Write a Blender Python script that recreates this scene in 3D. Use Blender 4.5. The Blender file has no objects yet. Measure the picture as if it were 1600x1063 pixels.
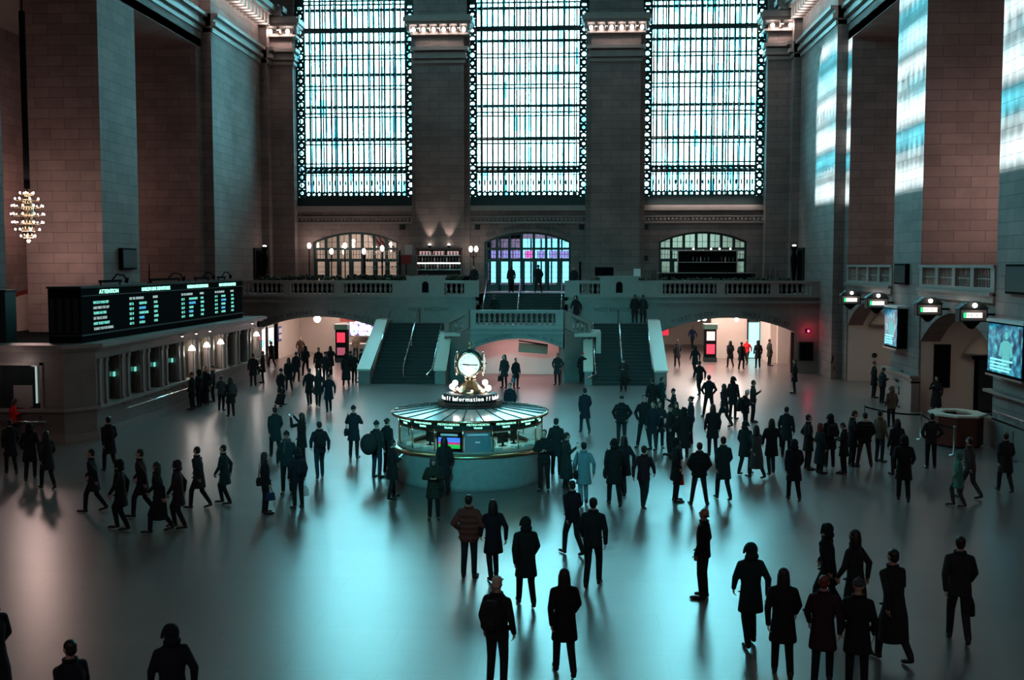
import bpy, bmesh, math, random
from mathutils import Vector, Matrix, Euler
random.seed(7)
PI = math.pi
S = bpy.context.scene
COL = S.collection
R = math.radians

# ---------------------------------------------------------------- camera, world, sun, exposure
EYE = 6.5
cd = bpy.data.cameras.new('camera'); cam = bpy.data.objects.new('camera', cd); COL.objects.link(cam)
cd.sensor_width = 36.0; cd.lens = 36.0*1700/1600; cd.clip_end = 500
PITCH, YAW = 3.9539, 3.2914
cam.location = (0, 0, EYE); cam.rotation_euler = (R(90-PITCH), 0, R(YAW))
S.camera = cam
S.view_settings.view_transform = 'Standard'; S.view_settings.look = 'None'
S.view_settings.exposure = 0.0; S.view_settings.gamma = 1.0
S.cycles.use_denoising = True
S.cycles.max_bounces = 7; S.cycles.diffuse_bounces = 4; S.cycles.glossy_bounces = 3
S.cycles.transparent_max_bounces = 12; S.cycles.caustics_reflective = False; S.cycles.caustics_refractive = False
S.cycles.sample_clamp_indirect = 3.0

W = bpy.data.worlds.new('world'); S.world = W; W.use_nodes = True
W.node_tree.nodes['Background'].inputs[0].default_value = (0.27, 0.79, 0.88, 1)
W.node_tree.nodes['Background'].inputs[1].default_value = 40.0
SUN_DIR = Vector((36.8, -.5, -14.5)).normalized()
sl = bpy.data.lights.new('sun', 'SUN'); sl.energy = 45.0; sl.color = (0.62, 0.93, 1.0); sl.angle = R(.8)
so = bpy.data.objects.new('sun', sl); COL.objects.link(so); so.location = (-60, 30, 60)
so.rotation_euler = SUN_DIR.to_track_quat('-Z', 'Y').to_euler()

def portal(name, loc, rot, sx, sy):
    l = bpy.data.lights.new(name, 'AREA'); l.shape = 'RECTANGLE'; l.size = sx; l.size_y = sy
    l.cycles.is_portal = True
    o = bpy.data.objects.new(name, l); COL.objects.link(o); o.location = loc; o.rotation_euler = rot
for cx in (-15.0, -3.2, 8.6):
    portal('window_portal', (cx, 75.9, 19.0), (R(-90), 0, 0), 8.6, 17.4)
for cy in (37.5, 50.8, 64.2):
    portal('window_portal', (-23.3, cy, 30.7), (0, R(-90), 0), 12.0, 8.6)

def lamp(name, loc, energy, color=(1, .72, .62), r=.15, kind='POINT', rot=None, sx=1, sy=1, parent=None, spot=None):
    l = bpy.data.lights.new(name, kind); l.energy = energy; l.color = color
    if kind == 'AREA': l.shape = 'RECTANGLE'; l.size = sx; l.size_y = sy
    elif kind == 'SPOT': l.spot_size = R(spot or 70); l.spot_blend = .6; l.shadow_soft_size = r
    else: l.shadow_soft_size = r
    o = bpy.data.objects.new(name, l); COL.objects.link(o); o.location = loc
    if rot: o.rotation_euler = rot
    if parent: o.parent = parent
    return o

# ---------------------------------------------------------------- mesh builder
class MB:
    def __init__(s): s.v = []; s.f = []; s.sm = []; s.mi = []; s.cur = 0
    def add(s, vs, fs, smooth=False):
        n = len(s.v); s.v += [tuple(v) for v in vs]
        s.f += [tuple(i+n for i in f) for f in fs]; s.sm += [smooth]*len(fs); s.mi += [s.cur]*len(fs)
        return s
    def box(s, x0, x1, y0, y1, z0, z1):
        return s.add([(x0,y0,z0),(x1,y0,z0),(x1,y1,z0),(x0,y1,z0),(x0,y0,z1),(x1,y0,z1),(x1,y1,z1),(x0,y1,z1)],
              [(3,2,1,0),(4,5,6,7),(0,1,5,4),(1,2,6,5),(2,3,7,6),(3,0,4,7)])
    def obox(s, c, size, rot=None):
        M = (rot.to_matrix() if isinstance(rot, Euler) else rot) if rot else Matrix.Identity(3)
        hx, hy, hz = [q/2 for q in size]; c = Vector(c)
        vs = [c + M @ Vector((a*hx, b*hy, d*hz)) for d in (-1, 1) for a, b in ((-1,-1),(1,-1),(1,1),(-1,1))]
        return s.add(vs, [(3,2,1,0),(4,5,6,7),(0,1,5,4),(1,2,6,5),(2,3,7,6),(3,0,4,7)])
    def prism(s, poly, axis, a, b):
        n = len(poly)
        def P(p, t): return {'x': (t, p[0], p[1]), 'y': (p[0], t, p[1]), 'z': (p[0], p[1], t)}[axis]
        vs = [P(p, a) for p in poly]+[P(p, b) for p in poly]
        fs = [tuple(range(n)), tuple(range(2*n-1, n-1, -1))]+[(i, (i+1) % n, n+(i+1) % n, n+i) for i in range(n)]
        return s.add(vs, fs)
    def rings(s, rings, caps=True, smooth=True, closed=False):
        n = len(rings[0]); vs = [v for r in rings for v in r]; fs = []
        for k in range(len(rings)-1):
            for i in range(n):
                j = (i+1) % n
                fs.append((k*n+i, k*n+j, (k+1)*n+j, (k+1)*n+i))
        s.add(vs, fs, smooth)
        if caps:
            b = len(s.v)-len(vs)
            s.f += [tuple(b+i for i in range(n))[::-1], tuple(b+(len(rings)-1)*n+i for i in range(n))]
            s.sm += [False]*2; s.mi += [s.cur]*2
        return s
    def cyl(s, p0, p1, r0, r1=None, n=12, caps=True):
        if r1 is None: r1 = r0
        p0, p1 = Vector(p0), Vector(p1); d = (p1-p0).normalized()
        u = d.orthogonal().normalized(); w = d.cross(u)
        R_ = [[p+(u*math.cos(2*PI*i/n)+w*math.sin(2*PI*i/n))*r for i in range(n)] for p, r in ((p0, r0), (p1, r1))]
        return s.rings(R_, caps)
    def tube(s, pts, r, n=8):
        pts = [Vector(p) for p in pts]; up = None; R_ = []
        for k, p in enumerate(pts):
            d = (pts[min(k+1, len(pts)-1)]-pts[max(k-1, 0)]).normalized()
            u = d.orthogonal().normalized() if up is None else (up-d*up.dot(d)).normalized()
            up = u; w = d.cross(u)
            R_.append([p+(u*math.cos(2*PI*i/n)+w*math.sin(2*PI*i/n))*r for i in range(n)])
        return s.rings(R_)
    def lathe(s, prof, c=(0, 0, 0), n=24, a0=0, smooth=True, caps=True):
        return s.rings([[(c[0]+r*math.cos(a0+2*PI*i/n), c[1]+r*math.sin(a0+2*PI*i/n), c[2]+z) for i in range(n)] for r, z in prof], caps, smooth)
    def ell(s, c, rx, ry, rz, n=14, m=9, rot=None):
        M = rot.to_matrix() if rot else None; R_ = []; c = Vector(c)
        for k in range(m+1):
            t = -PI/2+PI*(k+.02)/(m+.04); rr = max(math.cos(t), .02); z = math.sin(t)
            ring = []
            for i in range(n):
                v = Vector((rx*rr*math.cos(2*PI*i/n), ry*rr*math.sin(2*PI*i/n), rz*z))
                ring.append(c+(M @ v if M else v))
            R_.append(ring)
        return s.rings(R_)
    def cap(s, p0, p1, r0, r1, n=12):
        p0, p1 = Vector(p0), Vector(p1); d = (p1-p0)
        d = d.normalized() if d.length > 1e-6 else Vector((0, 0, 1)); u = d.orthogonal().normalized(); w = d.cross(u); R_ = []
        for p, r, ts in ((p0, r0, (-88, -60, -30, 0)), (p1, r1, (0, 30, 60, 88))):
            for t in ts:
                R_.append([p+d*r*math.sin(R(t))+(u*math.cos(2*PI*i/n)+w*math.sin(2*PI*i/n))*r*math.cos(R(t)) for i in range(n)])
        return s.rings(R_)
    def loft(s, secs, n=20, p=2.4):
        """secs: (cx, cy, z, rx, ry)"""
        def se(a):
            c, q = math.cos(a), math.sin(a)
            return math.copysign(abs(c)**(2/p), c), math.copysign(abs(q)**(2/p), q)
        return s.rings([[(cx+rx*se(2*PI*i/n)[0], cy+ry*se(2*PI*i/n)[1], z) for i in range(n)] for cx, cy, z, rx, ry in secs])
    def mesh(s, name):
        me = bpy.data.meshes.new(name); me.from_pydata(s.v, [], s.f); me.update()
        me.polygons.foreach_set('use_smooth', s.sm)
        if any(s.mi): me.polygons.foreach_set('material_index', s.mi)
        return me
    def build(s, name, mat, parent=None, loc=None, rot=None):
        me = s.mesh(name)
        for m in (mat if isinstance(mat, (list, tuple)) else [mat]): me.materials.append(m)
        return link(name, me, parent, loc, rot)

def link(name, me, parent=None, loc=None, rot=None):
    o = bpy.data.objects.new(name, me); COL.objects.link(o)
    if parent: o.parent = parent
    if loc: o.location = loc
    if rot: o.rotation_euler = rot
    return o
def empty(name, loc=(0, 0, 0), rz=0, parent=None):
    o = bpy.data.objects.new(name, None); COL.objects.link(o); o.location = loc; o.rotation_euler = (0, 0, rz)
    o.empty_display_size = .2
    if parent: o.parent = parent
    return o
def tag(o, label=None, cat=None, group=None, kind=None):
    if label: o['label'] = label
    if cat: o['category'] = cat
    if group: o['group'] = group
    if kind: o['kind'] = kind
    return o
def struct(o): o['kind'] = 'structure'; return o
def dup(o, parent=None):
    c = o.copy(); COL.objects.link(c); c.parent = parent
    for ch in list(o.children): dup(ch, c)
    return c
def floor_at(px, py, z=0.0):
    """spot on the level z that shows at pixel (px, py)"""
    M = Euler((R(90-PITCH), 0, R(YAW))).to_matrix()
    d = M @ Vector(((px-800)/1700, (531.5-py)/1700, -1)); t = (z-EYE)/d.z
    return Vector((d.x*t, d.y*t, z))

# ---------------------------------------------------------------- materials
def nt(name):
    m = bpy.data.materials.new(name); m.use_nodes = True
    t = m.node_tree; return m, t, t.nodes['Principled BSDF']
def N(t, typ, **kw):
    n = t.nodes.new(typ)
    for k, v in kw.items(): setattr(n, k, v)
    return n
def pbr(name, col, rough=.6, metal=0, spec=.5, noise=0, scale=8, bump=0):
    m, t, b = nt(name)
    b.inputs['Base Color'].default_value = (*col, 1); b.inputs['Roughness'].default_value = rough
    b.inputs['Metallic'].default_value = metal; b.inputs['Specular IOR Level'].default_value = spec
    if noise or bump:
        g = N(t, 'ShaderNodeNewGeometry'); n = N(t, 'ShaderNodeTexNoise'); n.inputs['Scale'].default_value = scale; n.inputs['Detail'].default_value = 5
        tc = N(t, 'ShaderNodeTexCoord'); t.links.new(tc.outputs['Object'], n.inputs['Vector'])
        if noise:
            mx = N(t, 'ShaderNodeMix', data_type='RGBA'); mx.inputs['A'].default_value = (*[c*(1-noise) for c in col], 1)
            mx.inputs['B'].default_value = (*[min(c*(1+noise), 1) for c in col], 1)
            t.links.new(n.outputs['Fac'], mx.inputs['Factor']); t.links.new(mx.outputs['Result'], b.inputs['Base Color'])
        if bump:
            bp = N(t, 'ShaderNodeBump'); bp.inputs['Strength'].default_value = bump; bp.inputs['Distance'].default_value = .05
            t.links.new(n.outputs['Fac'], bp.inputs['Height']); t.links.new(bp.outputs['Normal'], b.inputs['Normal'])
    return m
def emit(name, col, s):
    m, t, b = nt(name)
    b.inputs['Base Color'].default_value = (*[min(c, .8) for c in col], 1)
    b.inputs['Emission Color'].default_value = (*col, 1); b.inputs['Emission Strength'].default_value = s
    return m
def ashlar(name, c1, c2, mortar, bw=1.35, rh=.47, rough=.75, msize=.012, bump=.4):
    m, t, b = nt(name); L = t.links
    g = N(t, 'ShaderNodeNewGeometry'); sp = N(t, 'ShaderNodeSeparateXYZ'); L.new(g.outputs['Position'], sp.inputs[0])
    ad = N(t, 'ShaderNodeMath', operation='ADD'); L.new(sp.outputs[0], ad.inputs[0]); L.new(sp.outputs[1], ad.inputs[1])
    cb = N(t, 'ShaderNodeCombineXYZ'); L.new(ad.outputs[0], cb.inputs[0]); L.new(sp.outputs[2], cb.inputs[1])
    br = N(t, 'ShaderNodeTexBrick'); L.new(cb.outputs[0], br.inputs['Vector'])
    br.inputs['Scale'].default_value = 1; br.inputs['Brick Width'].default_value = bw; br.inputs['Row Height'].default_value = rh
    br.inputs['Mortar Size'].default_value = msize; br.inputs['Mortar Smooth'].default_value = .3; br.inputs['Bias'].default_value = 0
    br.inputs['Color1'].default_value = (*c1, 1); br.inputs['Color2'].default_value = (*c2, 1); br.inputs['Mortar'].default_value = (*mortar, 1)
    no = N(t, 'ShaderNodeTexNoise'); no.inputs['Scale'].default_value = .55; no.inputs['Detail'].default_value = 7; no.inputs['Roughness'].default_value = .65
    L.new(g.outputs['Position'], no.inputs['Vector'])
    mr = N(t, 'ShaderNodeMapRange'); mr.inputs[1].default_value = .3; mr.inputs[2].default_value = .7; mr.inputs[3].default_value = .72; mr.inputs[4].default_value = 1.15
    L.new(no.outputs['Fac'], mr.inputs[0])
    mu = N(t, 'ShaderNodeVectorMath', operation='SCALE'); L.new(br.outputs['Color'], mu.inputs[0]); L.new(mr.outputs[0], mu.inputs['Scale'])
    L.new(mu.outputs[0], b.inputs['Base Color']); b.inputs['Roughness'].default_value = rough
    bp = N(t, 'ShaderNodeBump'); bp.inputs['Strength'].default_value = bump; bp.inputs['Distance'].default_value = .03; bp.invert = True
    L.new(br.outputs['Fac'], bp.inputs['Height']); L.new(bp.outputs['Normal'], b.inputs['Normal'])
    return m
M = {}
M['stone'] = ashlar('limestone_ashlar', (.22, .165, .152), (.175, .13, .12), (.07, .05, .046))
M['stone_in'] = ashlar('warm_ashlar', (.24, .16, .148), (.19, .125, .116), (.10, .06, .055), bw=1.5, rh=.5)
M['marble'] = pbr('carved_marble', (.24, .205, .19), .45, noise=.18, scale=2.2)
M['marble_face'] = ashlar('marble_slabs', (.20, .175, .165), (.18, .155, .145), (.11, .095, .09), bw=2.6, rh=1.3, rough=.4, msize=.008, bump=.1)
M['booth_marble'] = pbr('booth_marble', (.34, .34, .335), .35, noise=.22, scale=6)
M['ceiling'] = pbr('painted_vault', (.05, .16, .17), .8)
M['dark'] = pbr('dark_bronze', (.010, .018, .018), .55, .2, .3)
M['black'] = pbr('black_paint', (.004, .005, .006), .85, 0, .02)
M['iron'] = pbr('green_black_iron', (.010, .035, .036), .5, .2)
M['chrome'] = pbr('polished_steel', (.75, .78, .78), .18, 1)
M['brass'] = pbr('aged_brass', (.42, .33, .20), .28, 1)
M['gold'] = pbr('polished_brass', (.62, .52, .36), .2, 1)
M['wood'] = pbr('mahogany', (.10, .022, .014), .35, noise=.35, scale=5)
M['cream'] = pbr('cream_top', (.62, .56, .48), .4)
M['plaster'] = pbr('pale_plaster', (.52, .44, .39), .7, noise=.1, scale=1.5)
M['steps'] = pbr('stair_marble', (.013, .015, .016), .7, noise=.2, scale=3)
M['soffit'] = pbr('grey_plaster', (.22, .2, .19), .8)
M['bulb'] = emit('warm_bulb', (1, .80, .74), 9)
M['globe'] = emit('warm_globe', (1, .86, .78), 9)
M['bulb_hot'] = emit('hot_bulb', (1, .88, .82), 22)
M['dial'] = emit('opal_dial', (1, .95, .84), .62)
M['ltr_w'] = emit('white_letters', (1, .93, .86), 1.7)
M['ltr_g'] = emit('green_letters', (.35, 1, .72), 2.2)
M['ltr_t'] = emit('teal_letters', (.22, .85, .72), .8)
M['ltr_b'] = emit('blue_letters', (.10, .55, .95), .8)
M['ltr_p'] = emit('pale_letters', (.55, .72, .70), .55)
M['carved'] = pbr('carved_letters', (.045, .045, .05), .7)
M['red_lamp'] = emit('red_lamp', (1, .02, .05), 18)
M['white_panel'] = emit('white_lit_panel', (.85, 1, .93), 1.6)
M['tube'] = emit('lit_strip', (.55, 1, .85), 5)
M['red_panel'] = emit('red_lit_panel', (1, .03, .07), .9)
M['pink_panel'] = emit('pink_lit_panel', (1, .55, .55), .45)
M['cyan_panel'] = emit('cyan_lit_panel', (.3, .9, 1), 1.0)
M['violet_panel'] = emit('violet_lit_panel', (.62, .45, 1), 1.2)
M['pink_dim'] = emit('dim_pink_poster', (.5, .12, .2), .3)
M['pink_hot'] = emit('hot_pink_panel', (1, .15, .5), 22)
M['violet_dim'] = emit('dim_violet_panel', (.55, .42, .9), 14)
M['cyan_dim'] = emit('dim_cyan', (.3, .6, .7), .35)
M['booth_poster'] = emit('deep_teal_poster', (.01, .09, .13), .7)
M['booth_roof'] = pbr('booth_roof_glass', (.42, .47, .46), .16, .15, .9)
M['scr_blue'] = emit('screen_blue', (.08, .22, 1), 1.1)
M['scr_mag'] = emit('screen_magenta', (.9, .03, .22), .9)
M['scr_green'] = emit('screen_green', (.03, .65, .12), .8)
M['navy'] = pbr('navy_sign', (.02, .03, .14), .5)
M['sign_green'] = pbr('dark_green_sign', (.012, .06, .04), .5)
M['glass_dark'] = pbr('dark_glass', (.01, .016, .018), .08, 0, .8)
M['steel'] = pbr('brushed_steel', (.35, .36, .36), .35, 1)
M['white'] = pbr('white_plastic', (.7, .7, .7), .5)
M['leaf'] = pbr('dark_leaf', (.012, .03, .018), .7)

def screen_mat(name, cols, scale, strength, stripes=False):
    m, t, b = nt(name); L = t.links
    tc = N(t, 'ShaderNodeTexCoord'); n = N(t, 'ShaderNodeTexNoise'); n.inputs['Scale'].default_value = scale; n.inputs['Detail'].default_value = 3
    L.new(tc.outputs['Object'], n.inputs['Vector'])
    if stripes:
        mp = N(t, 'ShaderNodeMapping'); mp.inputs['Scale'].default_value = (.15, .15, 6); L.new(tc.outputs['Object'], mp.inputs[0]); L.new(mp.outputs[0], n.inputs['Vector'])
    cr = N(t, 'ShaderNodeValToRGB'); cr.color_ramp.interpolation = 'LINEAR'
    while len(cr.color_ramp.elements) < len(cols): cr.color_ramp.elements.new(.5)
    for i, c in enumerate(cols):
        e = cr.color_ramp.elements[i]; e.position = .30+.4*i/(len(cols)-1); e.color = (*c, 1)
    L.new(n.outputs['Fac'], cr.inputs[0]); L.new(cr.outputs[0], b.inputs['Emission Color']); b.inputs['Emission Strength'].default_value = strength
    b.inputs['Base Color'].default_value = (.01, .01, .01, 1); b.inputs['Roughness'].default_value = .3
    return m
M['poster'] = screen_mat('teal_advert', [(0, .01, .03), (0, .06, .14), (.01, .2, .36), (.05, .5, .6), (.2, .85, .9)], 3.2, .85)
M['shop'] = screen_mat('shop_screen', [(.02, .02, .06), (.3, .2, .6), (1, .9, 1), (.7, .9, .9), (.1, .3, .3)], 3.5, 2.0)
M['map'] = screen_mat('booth_screen', [(.02, .3, .08), (.05, .8, .25), (.9, .05, .25), (.1, .25, 1), (.15, .3, 1)], 2.4, 1.2, True)

def glass_mat(name, tint, stripes=False, rough=.05, refl=.06):
    m = bpy.data.materials.new(name); m.use_nodes = True; t = m.node_tree; L = t.links
    t.nodes.remove(t.nodes['Principled BSDF']); out = t.nodes['Material Output']
    tr = N(t, 'ShaderNodeBsdfTransparent'); gl = N(t, 'ShaderNodeBsdfGlossy'); gl.inputs['Roughness'].default_value = rough
    mx = N(t, 'ShaderNodeMixShader'); mx.inputs[0].default_value = refl
    tr.inputs[0].default_value = (*tint, 1)
    if stripes:
        g = N(t, 'ShaderNodeNewGeometry'); mp = N(t, 'ShaderNodeMapping'); mp.inputs['Scale'].default_value = (1/.184, 0, .9)
        L.new(g.outputs['Position'], mp.inputs[0])
        fl = N(t, 'ShaderNodeVectorMath', operation='FLOOR'); L.new(mp.outputs[0], fl.inputs[0])
        wn = N(t, 'ShaderNodeTexWhiteNoise'); L.new(fl.outputs[0], wn.inputs['Vector'])
        n2 = N(t, 'ShaderNodeTexNoise'); n2.inputs['Scale'].default_value = .35; n2.inputs['Detail'].default_value = 4; L.new(g.outputs['Position'], n2.inputs['Vector'])
        ad = N(t, 'ShaderNodeMath', operation='MULTIPLY'); L.new(wn.outputs['Value'], ad.inputs[0]); L.new(n2.outputs['Fac'], ad.inputs[1])
        cr = N(t, 'ShaderNodeValToRGB'); cr.color_ramp.elements[0].position = .02; cr.color_ramp.elements[0].color = (.27, .70, .78, 1)
        cr.color_ramp.elements[1].position = .14; cr.color_ramp.elements[1].color = (*tint, 1)
        L.new(ad.outputs[0], cr.inputs[0]); L.new(cr.outputs[0], tr.inputs[0])
    L.new(tr.outputs[0], mx.inputs[1]); L.new(gl.outputs[0], mx.inputs[2]); L.new(mx.outputs[0], out.inputs[0])
    return m
M['pane'] = glass_mat('frosted_pane', (.95, .95, .95), True)
M['pane2'] = glass_mat('outer_pane', (.97, .97, .97))
M['door_glass'] = glass_mat('tinted_door_glass', (.20, .23, .25), refl=.04)
M['clear'] = glass_mat('clear_glass', (.9, .97, .95), refl=.10)

def floor_mat():
    m, t, b = nt('polished_marble_floor'); L = t.links
    g = N(t, 'ShaderNodeNewGeometry')
    br = N(t, 'ShaderNodeTexBrick'); L.new(g.outputs['Position'], br.inputs['Vector'])
    br.inputs['Scale'].default_value = 1; br.inputs['Brick Width'].default_value = 3.1; br.inputs['Row Height'].default_value = 1.05
    br.inputs['Mortar Size'].default_value = .01; br.inputs['Mortar Smooth'].default_value = .5
    br.inputs['Color1'].default_value = (.15, .115, .108, 1); br.inputs['Color2'].default_value = (.125, .098, .093, 1); br.inputs['Mortar'].default_value = (.10, .08, .075, 1)
    n = N(t, 'ShaderNodeTexNoise'); n.inputs['Scale'].default_value = .8; n.inputs['Detail'].default_value = 8; n.inputs['Roughness'].default_value = .7
    mp = N(t, 'ShaderNodeMapping'); mp.inputs['Scale'].default_value = (.5, .8, 1); L.new(g.outputs['Position'], mp.inputs[0]); L.new(mp.outputs[0], n.inputs['Vector'])
    mr = N(t, 'ShaderNodeMapRange'); mr.inputs[1].default_value = .3; mr.inputs[2].default_value = .7; mr.inputs[3].default_value = .88; mr.inputs[4].default_value = 1.1; L.new(n.outputs['Fac'], mr.inputs[0])
    mu = N(t, 'ShaderNodeVectorMath', operation='SCALE'); L.new(br.outputs['Color'], mu.inputs[0]); L.new(mr.outputs[0], mu.inputs['Scale'])
    L.new(mu.outputs[0], b.inputs['Base Color'])
    r = N(t, 'ShaderNodeMapRange'); r.inputs[1].default_value = .3; r.inputs[2].default_value = .7; r.inputs[3].default_value = .284; r.inputs[4].default_value = .296; L.new(n.outputs['Fac'], r.inputs[0])
    L.new(r.outputs[0], b.inputs['Roughness']); b.inputs['Specular IOR Level'].default_value = 1.0
    return m
M['floor'] = floor_mat()

# ---------------------------------------------------------------- lettering
FC = {}
def char_mesh(ch, size, ext):
    k = (ch, size, ext)
    if k not in FC:
        cu = bpy.data.curves.new('t', 'FONT'); cu.body = ch; cu.size = size; cu.extrude = ext; cu.resolution_u = 2
        o = bpy.data.objects.new('t', cu); COL.objects.link(o); bpy.context.view_layer.update()
        me = bpy.data.meshes.new_from_object(o); w = max([v.co.x for v in me.vertices], default=0)
        FC[k] = ([tuple(v.co) for v in me.vertices], [tuple(p.vertices) for p in me.polygons], w)
        bpy.data.objects.remove(o); bpy.data.curves.remove(cu); bpy.data.meshes.remove(me)
    return FC[k]
def text_into(mb, s, size, Mx, ext=.01, center=True, squash=1.0):
    """Mx: Matrix taking text plane (x right, y up, z out) to the place"""
    v, f, w = char_mesh(s, size, ext); off = -w/2 if center else 0
    mb.add([Mx @ Vector(((a+off)*squash, b, c)) for a, b, c in v], f)
def face_south(x, y, z):       # plate facing the camera end (-Y)
    return Matrix.Translation((x, y, z)) @ Matrix.Rotation(PI/2, 4, 'X')
def face_dir(x, y, z, ang):    # facing outward direction at angle ang (0 = -Y), rotated about Z
    return Matrix.Translation((x, y, z)) @ Matrix.Rotation(ang, 4, 'Z') @ Matrix.Rotation(PI/2, 4, 'X')
def arc_text(mb, s, size, cx, y, cz, rad, deg0, deg1, ext=.012):
    n = len(s)
    for i, ch in enumerate(s):
        if ch == ' ': continue
        a = R(deg0+(deg1-deg0)*i/max(n-1, 1))
        Mx = Matrix.Translation((cx+rad*math.sin(a), y, cz+rad*math.cos(a))) @ Matrix.Rotation(a, 4, 'Y') @ Matrix.Rotation(PI/2, 4, 'X')
        text_into(mb, ch, size, Mx, ext)

# ================================================================ THE HALL
XC = -3.2
def SX(side, d): return XC+side*d            # side -1 left, +1 right
YW = 74.0
o = MB().box(-32, 26, -12, 92, -.3, 0).build('floor', M['floor']); struct(o)
# vault
poly = []
for i in range(25):
    a = PI*i/24; poly.append((XC-19.6*math.cos(a), 34+6*math.sin(a)))
poly += [(XC+19.6, 41.5), (XC-19.6, 41.5)]
struct(MB().prism(poly, 'y', -12, 75.2).build('ceiling', M['ceiling']))
def arc_pts(a, b, zs, zc, n=16):
    """segmental arch from (a, zs) over the crown zc to (b, zs)"""
    h = (b-a)/2; r = (h*h+(zc-zs)**2)/(2*(zc-zs)); cx = (a+b)/2; cz = zc-r
    a0 = math.atan2(zs-cz, a-cx); a1 = math.atan2(zs-cz, b-cx)
    return [(cx+r*math.cos(a0+(a1-a0)*i/n), cz+r*math.sin(a0+(a1-a0)*i/n)) for i in range(n+1)]
def header(mb, axis, a, b, zs, zc, ztop, t0, t1, n=16):
    pts = arc_pts(a, b, zs, zc, n)
    for i in range(n):
        mb.prism([pts[i], pts[i+1], (pts[i+1][0], ztop), (pts[i][0], ztop)], axis, t0, t1)

LUN = [37.5, 50.8, 64.2]
OPEN = [(27.4, 36.0), (40.3, 48.9), (53.1, 61.8)]          # bay openings along Y
ZO = 19.0
for side, nm in ((-1, 'left'), (1, 'right')):
    x0, x1 = SX(side, 18.4), SX(side, 22.0)
    xa, xb = min(x0, x1), max(x0, x1)
    w = MB()
    segs = [(-12, 27.4), (36.0, 40.3), (48.9, 53.1), (61.8, 75.2)]
    for a, b in segs: w.box(xa, xb, a, b, 0, 38 if side == 1 else 24.5)
    if side == -1:
        e_ = -12
        for c in LUN: w.box(xa, xb, e_, c-3.9, 24.5, 38); header(w, 'x', c-3.9, c+3.9, 32.4, 36.2, 38, xa, xb); e_ = c+3.9
        w.box(xa, xb, e_, 75.2, 24.5, 38)
    for a, b in OPEN: 
        w.box(xa, xb, a, b, ZO, 24.5)
        if side == 1: w.box(xa, xb, a, b, 24.5, 38)
        else:
            pass
    # west section stands forward by 0.6 m
    xw = SX(side, 17.8); w.box(min(xw, x0), max(xw, x0), 62.7, 74.2, 0, 24)
    w.box(min(SX(side, 17.3), xw), max(SX(side, 17.3), xw), 72.4, 74.2, 0, 24)
    struct(w.build('wall_'+nm, M['stone']))
    # aisle shell
    s2 = MB(); bx = SX(side, 27.2)
    s2.box(min(bx, bx+side*.5), max(bx, bx+side*.5), 20, 66, 0, 20)
    s2.box(min(x1, bx), max(x1, bx), 65.5, 66, 0, 20); s2.box(min(x1, bx), max(x1, bx), 20, 20.5, 0, 20)
    struct(s2.build('wall_'+nm, M['stone_in']))
    s3 = MB().box(min(x0, bx), max(x0, bx), 20, 66, ZO+.02, ZO+.5); 
    xm = SX(side, 18.42)
    struct(s3.build('ceiling', M['soffit']))
    # cornice: lower moulding, frieze cap, top
    tr = MB()
    def prof(off, z0, z1, a, b):
        xi = SX(side, off); xo = SX(side, 18.4); tr.box(min(xi, xo), max(xi, xo), a, b, z0, z1)
    for a, b, d in ((-12, 62.7, 18.4), (62.7, 72.4, 17.8), (72.4, 73.4, 17.3)):
        prof(d-.10, 19.9, 20.15, a, b); prof(d-.28, 20.25, 20.5, a, b); prof(d-.16, 20.5, 20.75, a, b); prof(d-.42, 20.75, 20.95, a, b)
        prof(d-.25, 22.55, 22.8, a, b); prof(d-.95, 23.0, 23.25, a, b); prof(d-1.15, 23.25, 23.6, a, b); prof(d-.8, 23.6, 23.75, a, b)
    struct(tr.build('trim_1' if side < 0 else 'trim_2', M['marble']))
# portal openings closed by window tracery on the left side
for k, c in enumerate(LUN):
    lo, hi = c-3.9, c+3.9
    g = MB()
    for i in range(12): 
        y = lo+7.8*(i+.5)/12; g.box(-23.0, -22.8, y-.07, y+.07, 24.5, 36.2)
    for j in range(8): 
        z = 24.6+1.6*j; g.box(-23.02, -22.78, lo, hi, z-.12, z+.12)
    for j in (26.8, 30.0, 33.2):
        for i in range(10):
            g.ell((-22.9, lo+.4+.78*i, j), .08, .22, .3, 8, 5)
    wr = g.build('window_%d' % (4+k), M['iron']); struct(wr)
    p = MB().box(-22.93, -22.91, lo, hi, 24.5, 36.2).build('pane', M['pane'], wr)
# east end behind the viewer
struct(MB().box(-32, 26, -12.5, -12, 0, 42).build('wall_east', M['stone']))
for cx in (-15.0, 8.6):
    lamp('east_fill_light', (cx, -11.8, 19), 620, (1, .74, .70), kind='AREA', rot=(R(90), 0, 0), sx=8, sy=15)  # added warm fill pair behind the viewer; the wall here has no windows
el = lamp('east_fill_light', (-3.2, -11.8, 19), 800, (.08, .84, .95), kind='AREA', rot=(R(90-18), 0, 0), sx=4, sy=8)  # added unseen teal fill, kept narrow to tint the booth and stair landing
el.data.spread = R(24)
struct(MB().box(SX(-1, 18.4)-.01, SX(1, 18.4), -12, -2.2, 4.3, 4.9).build('floor', M['marble_face']))

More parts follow.
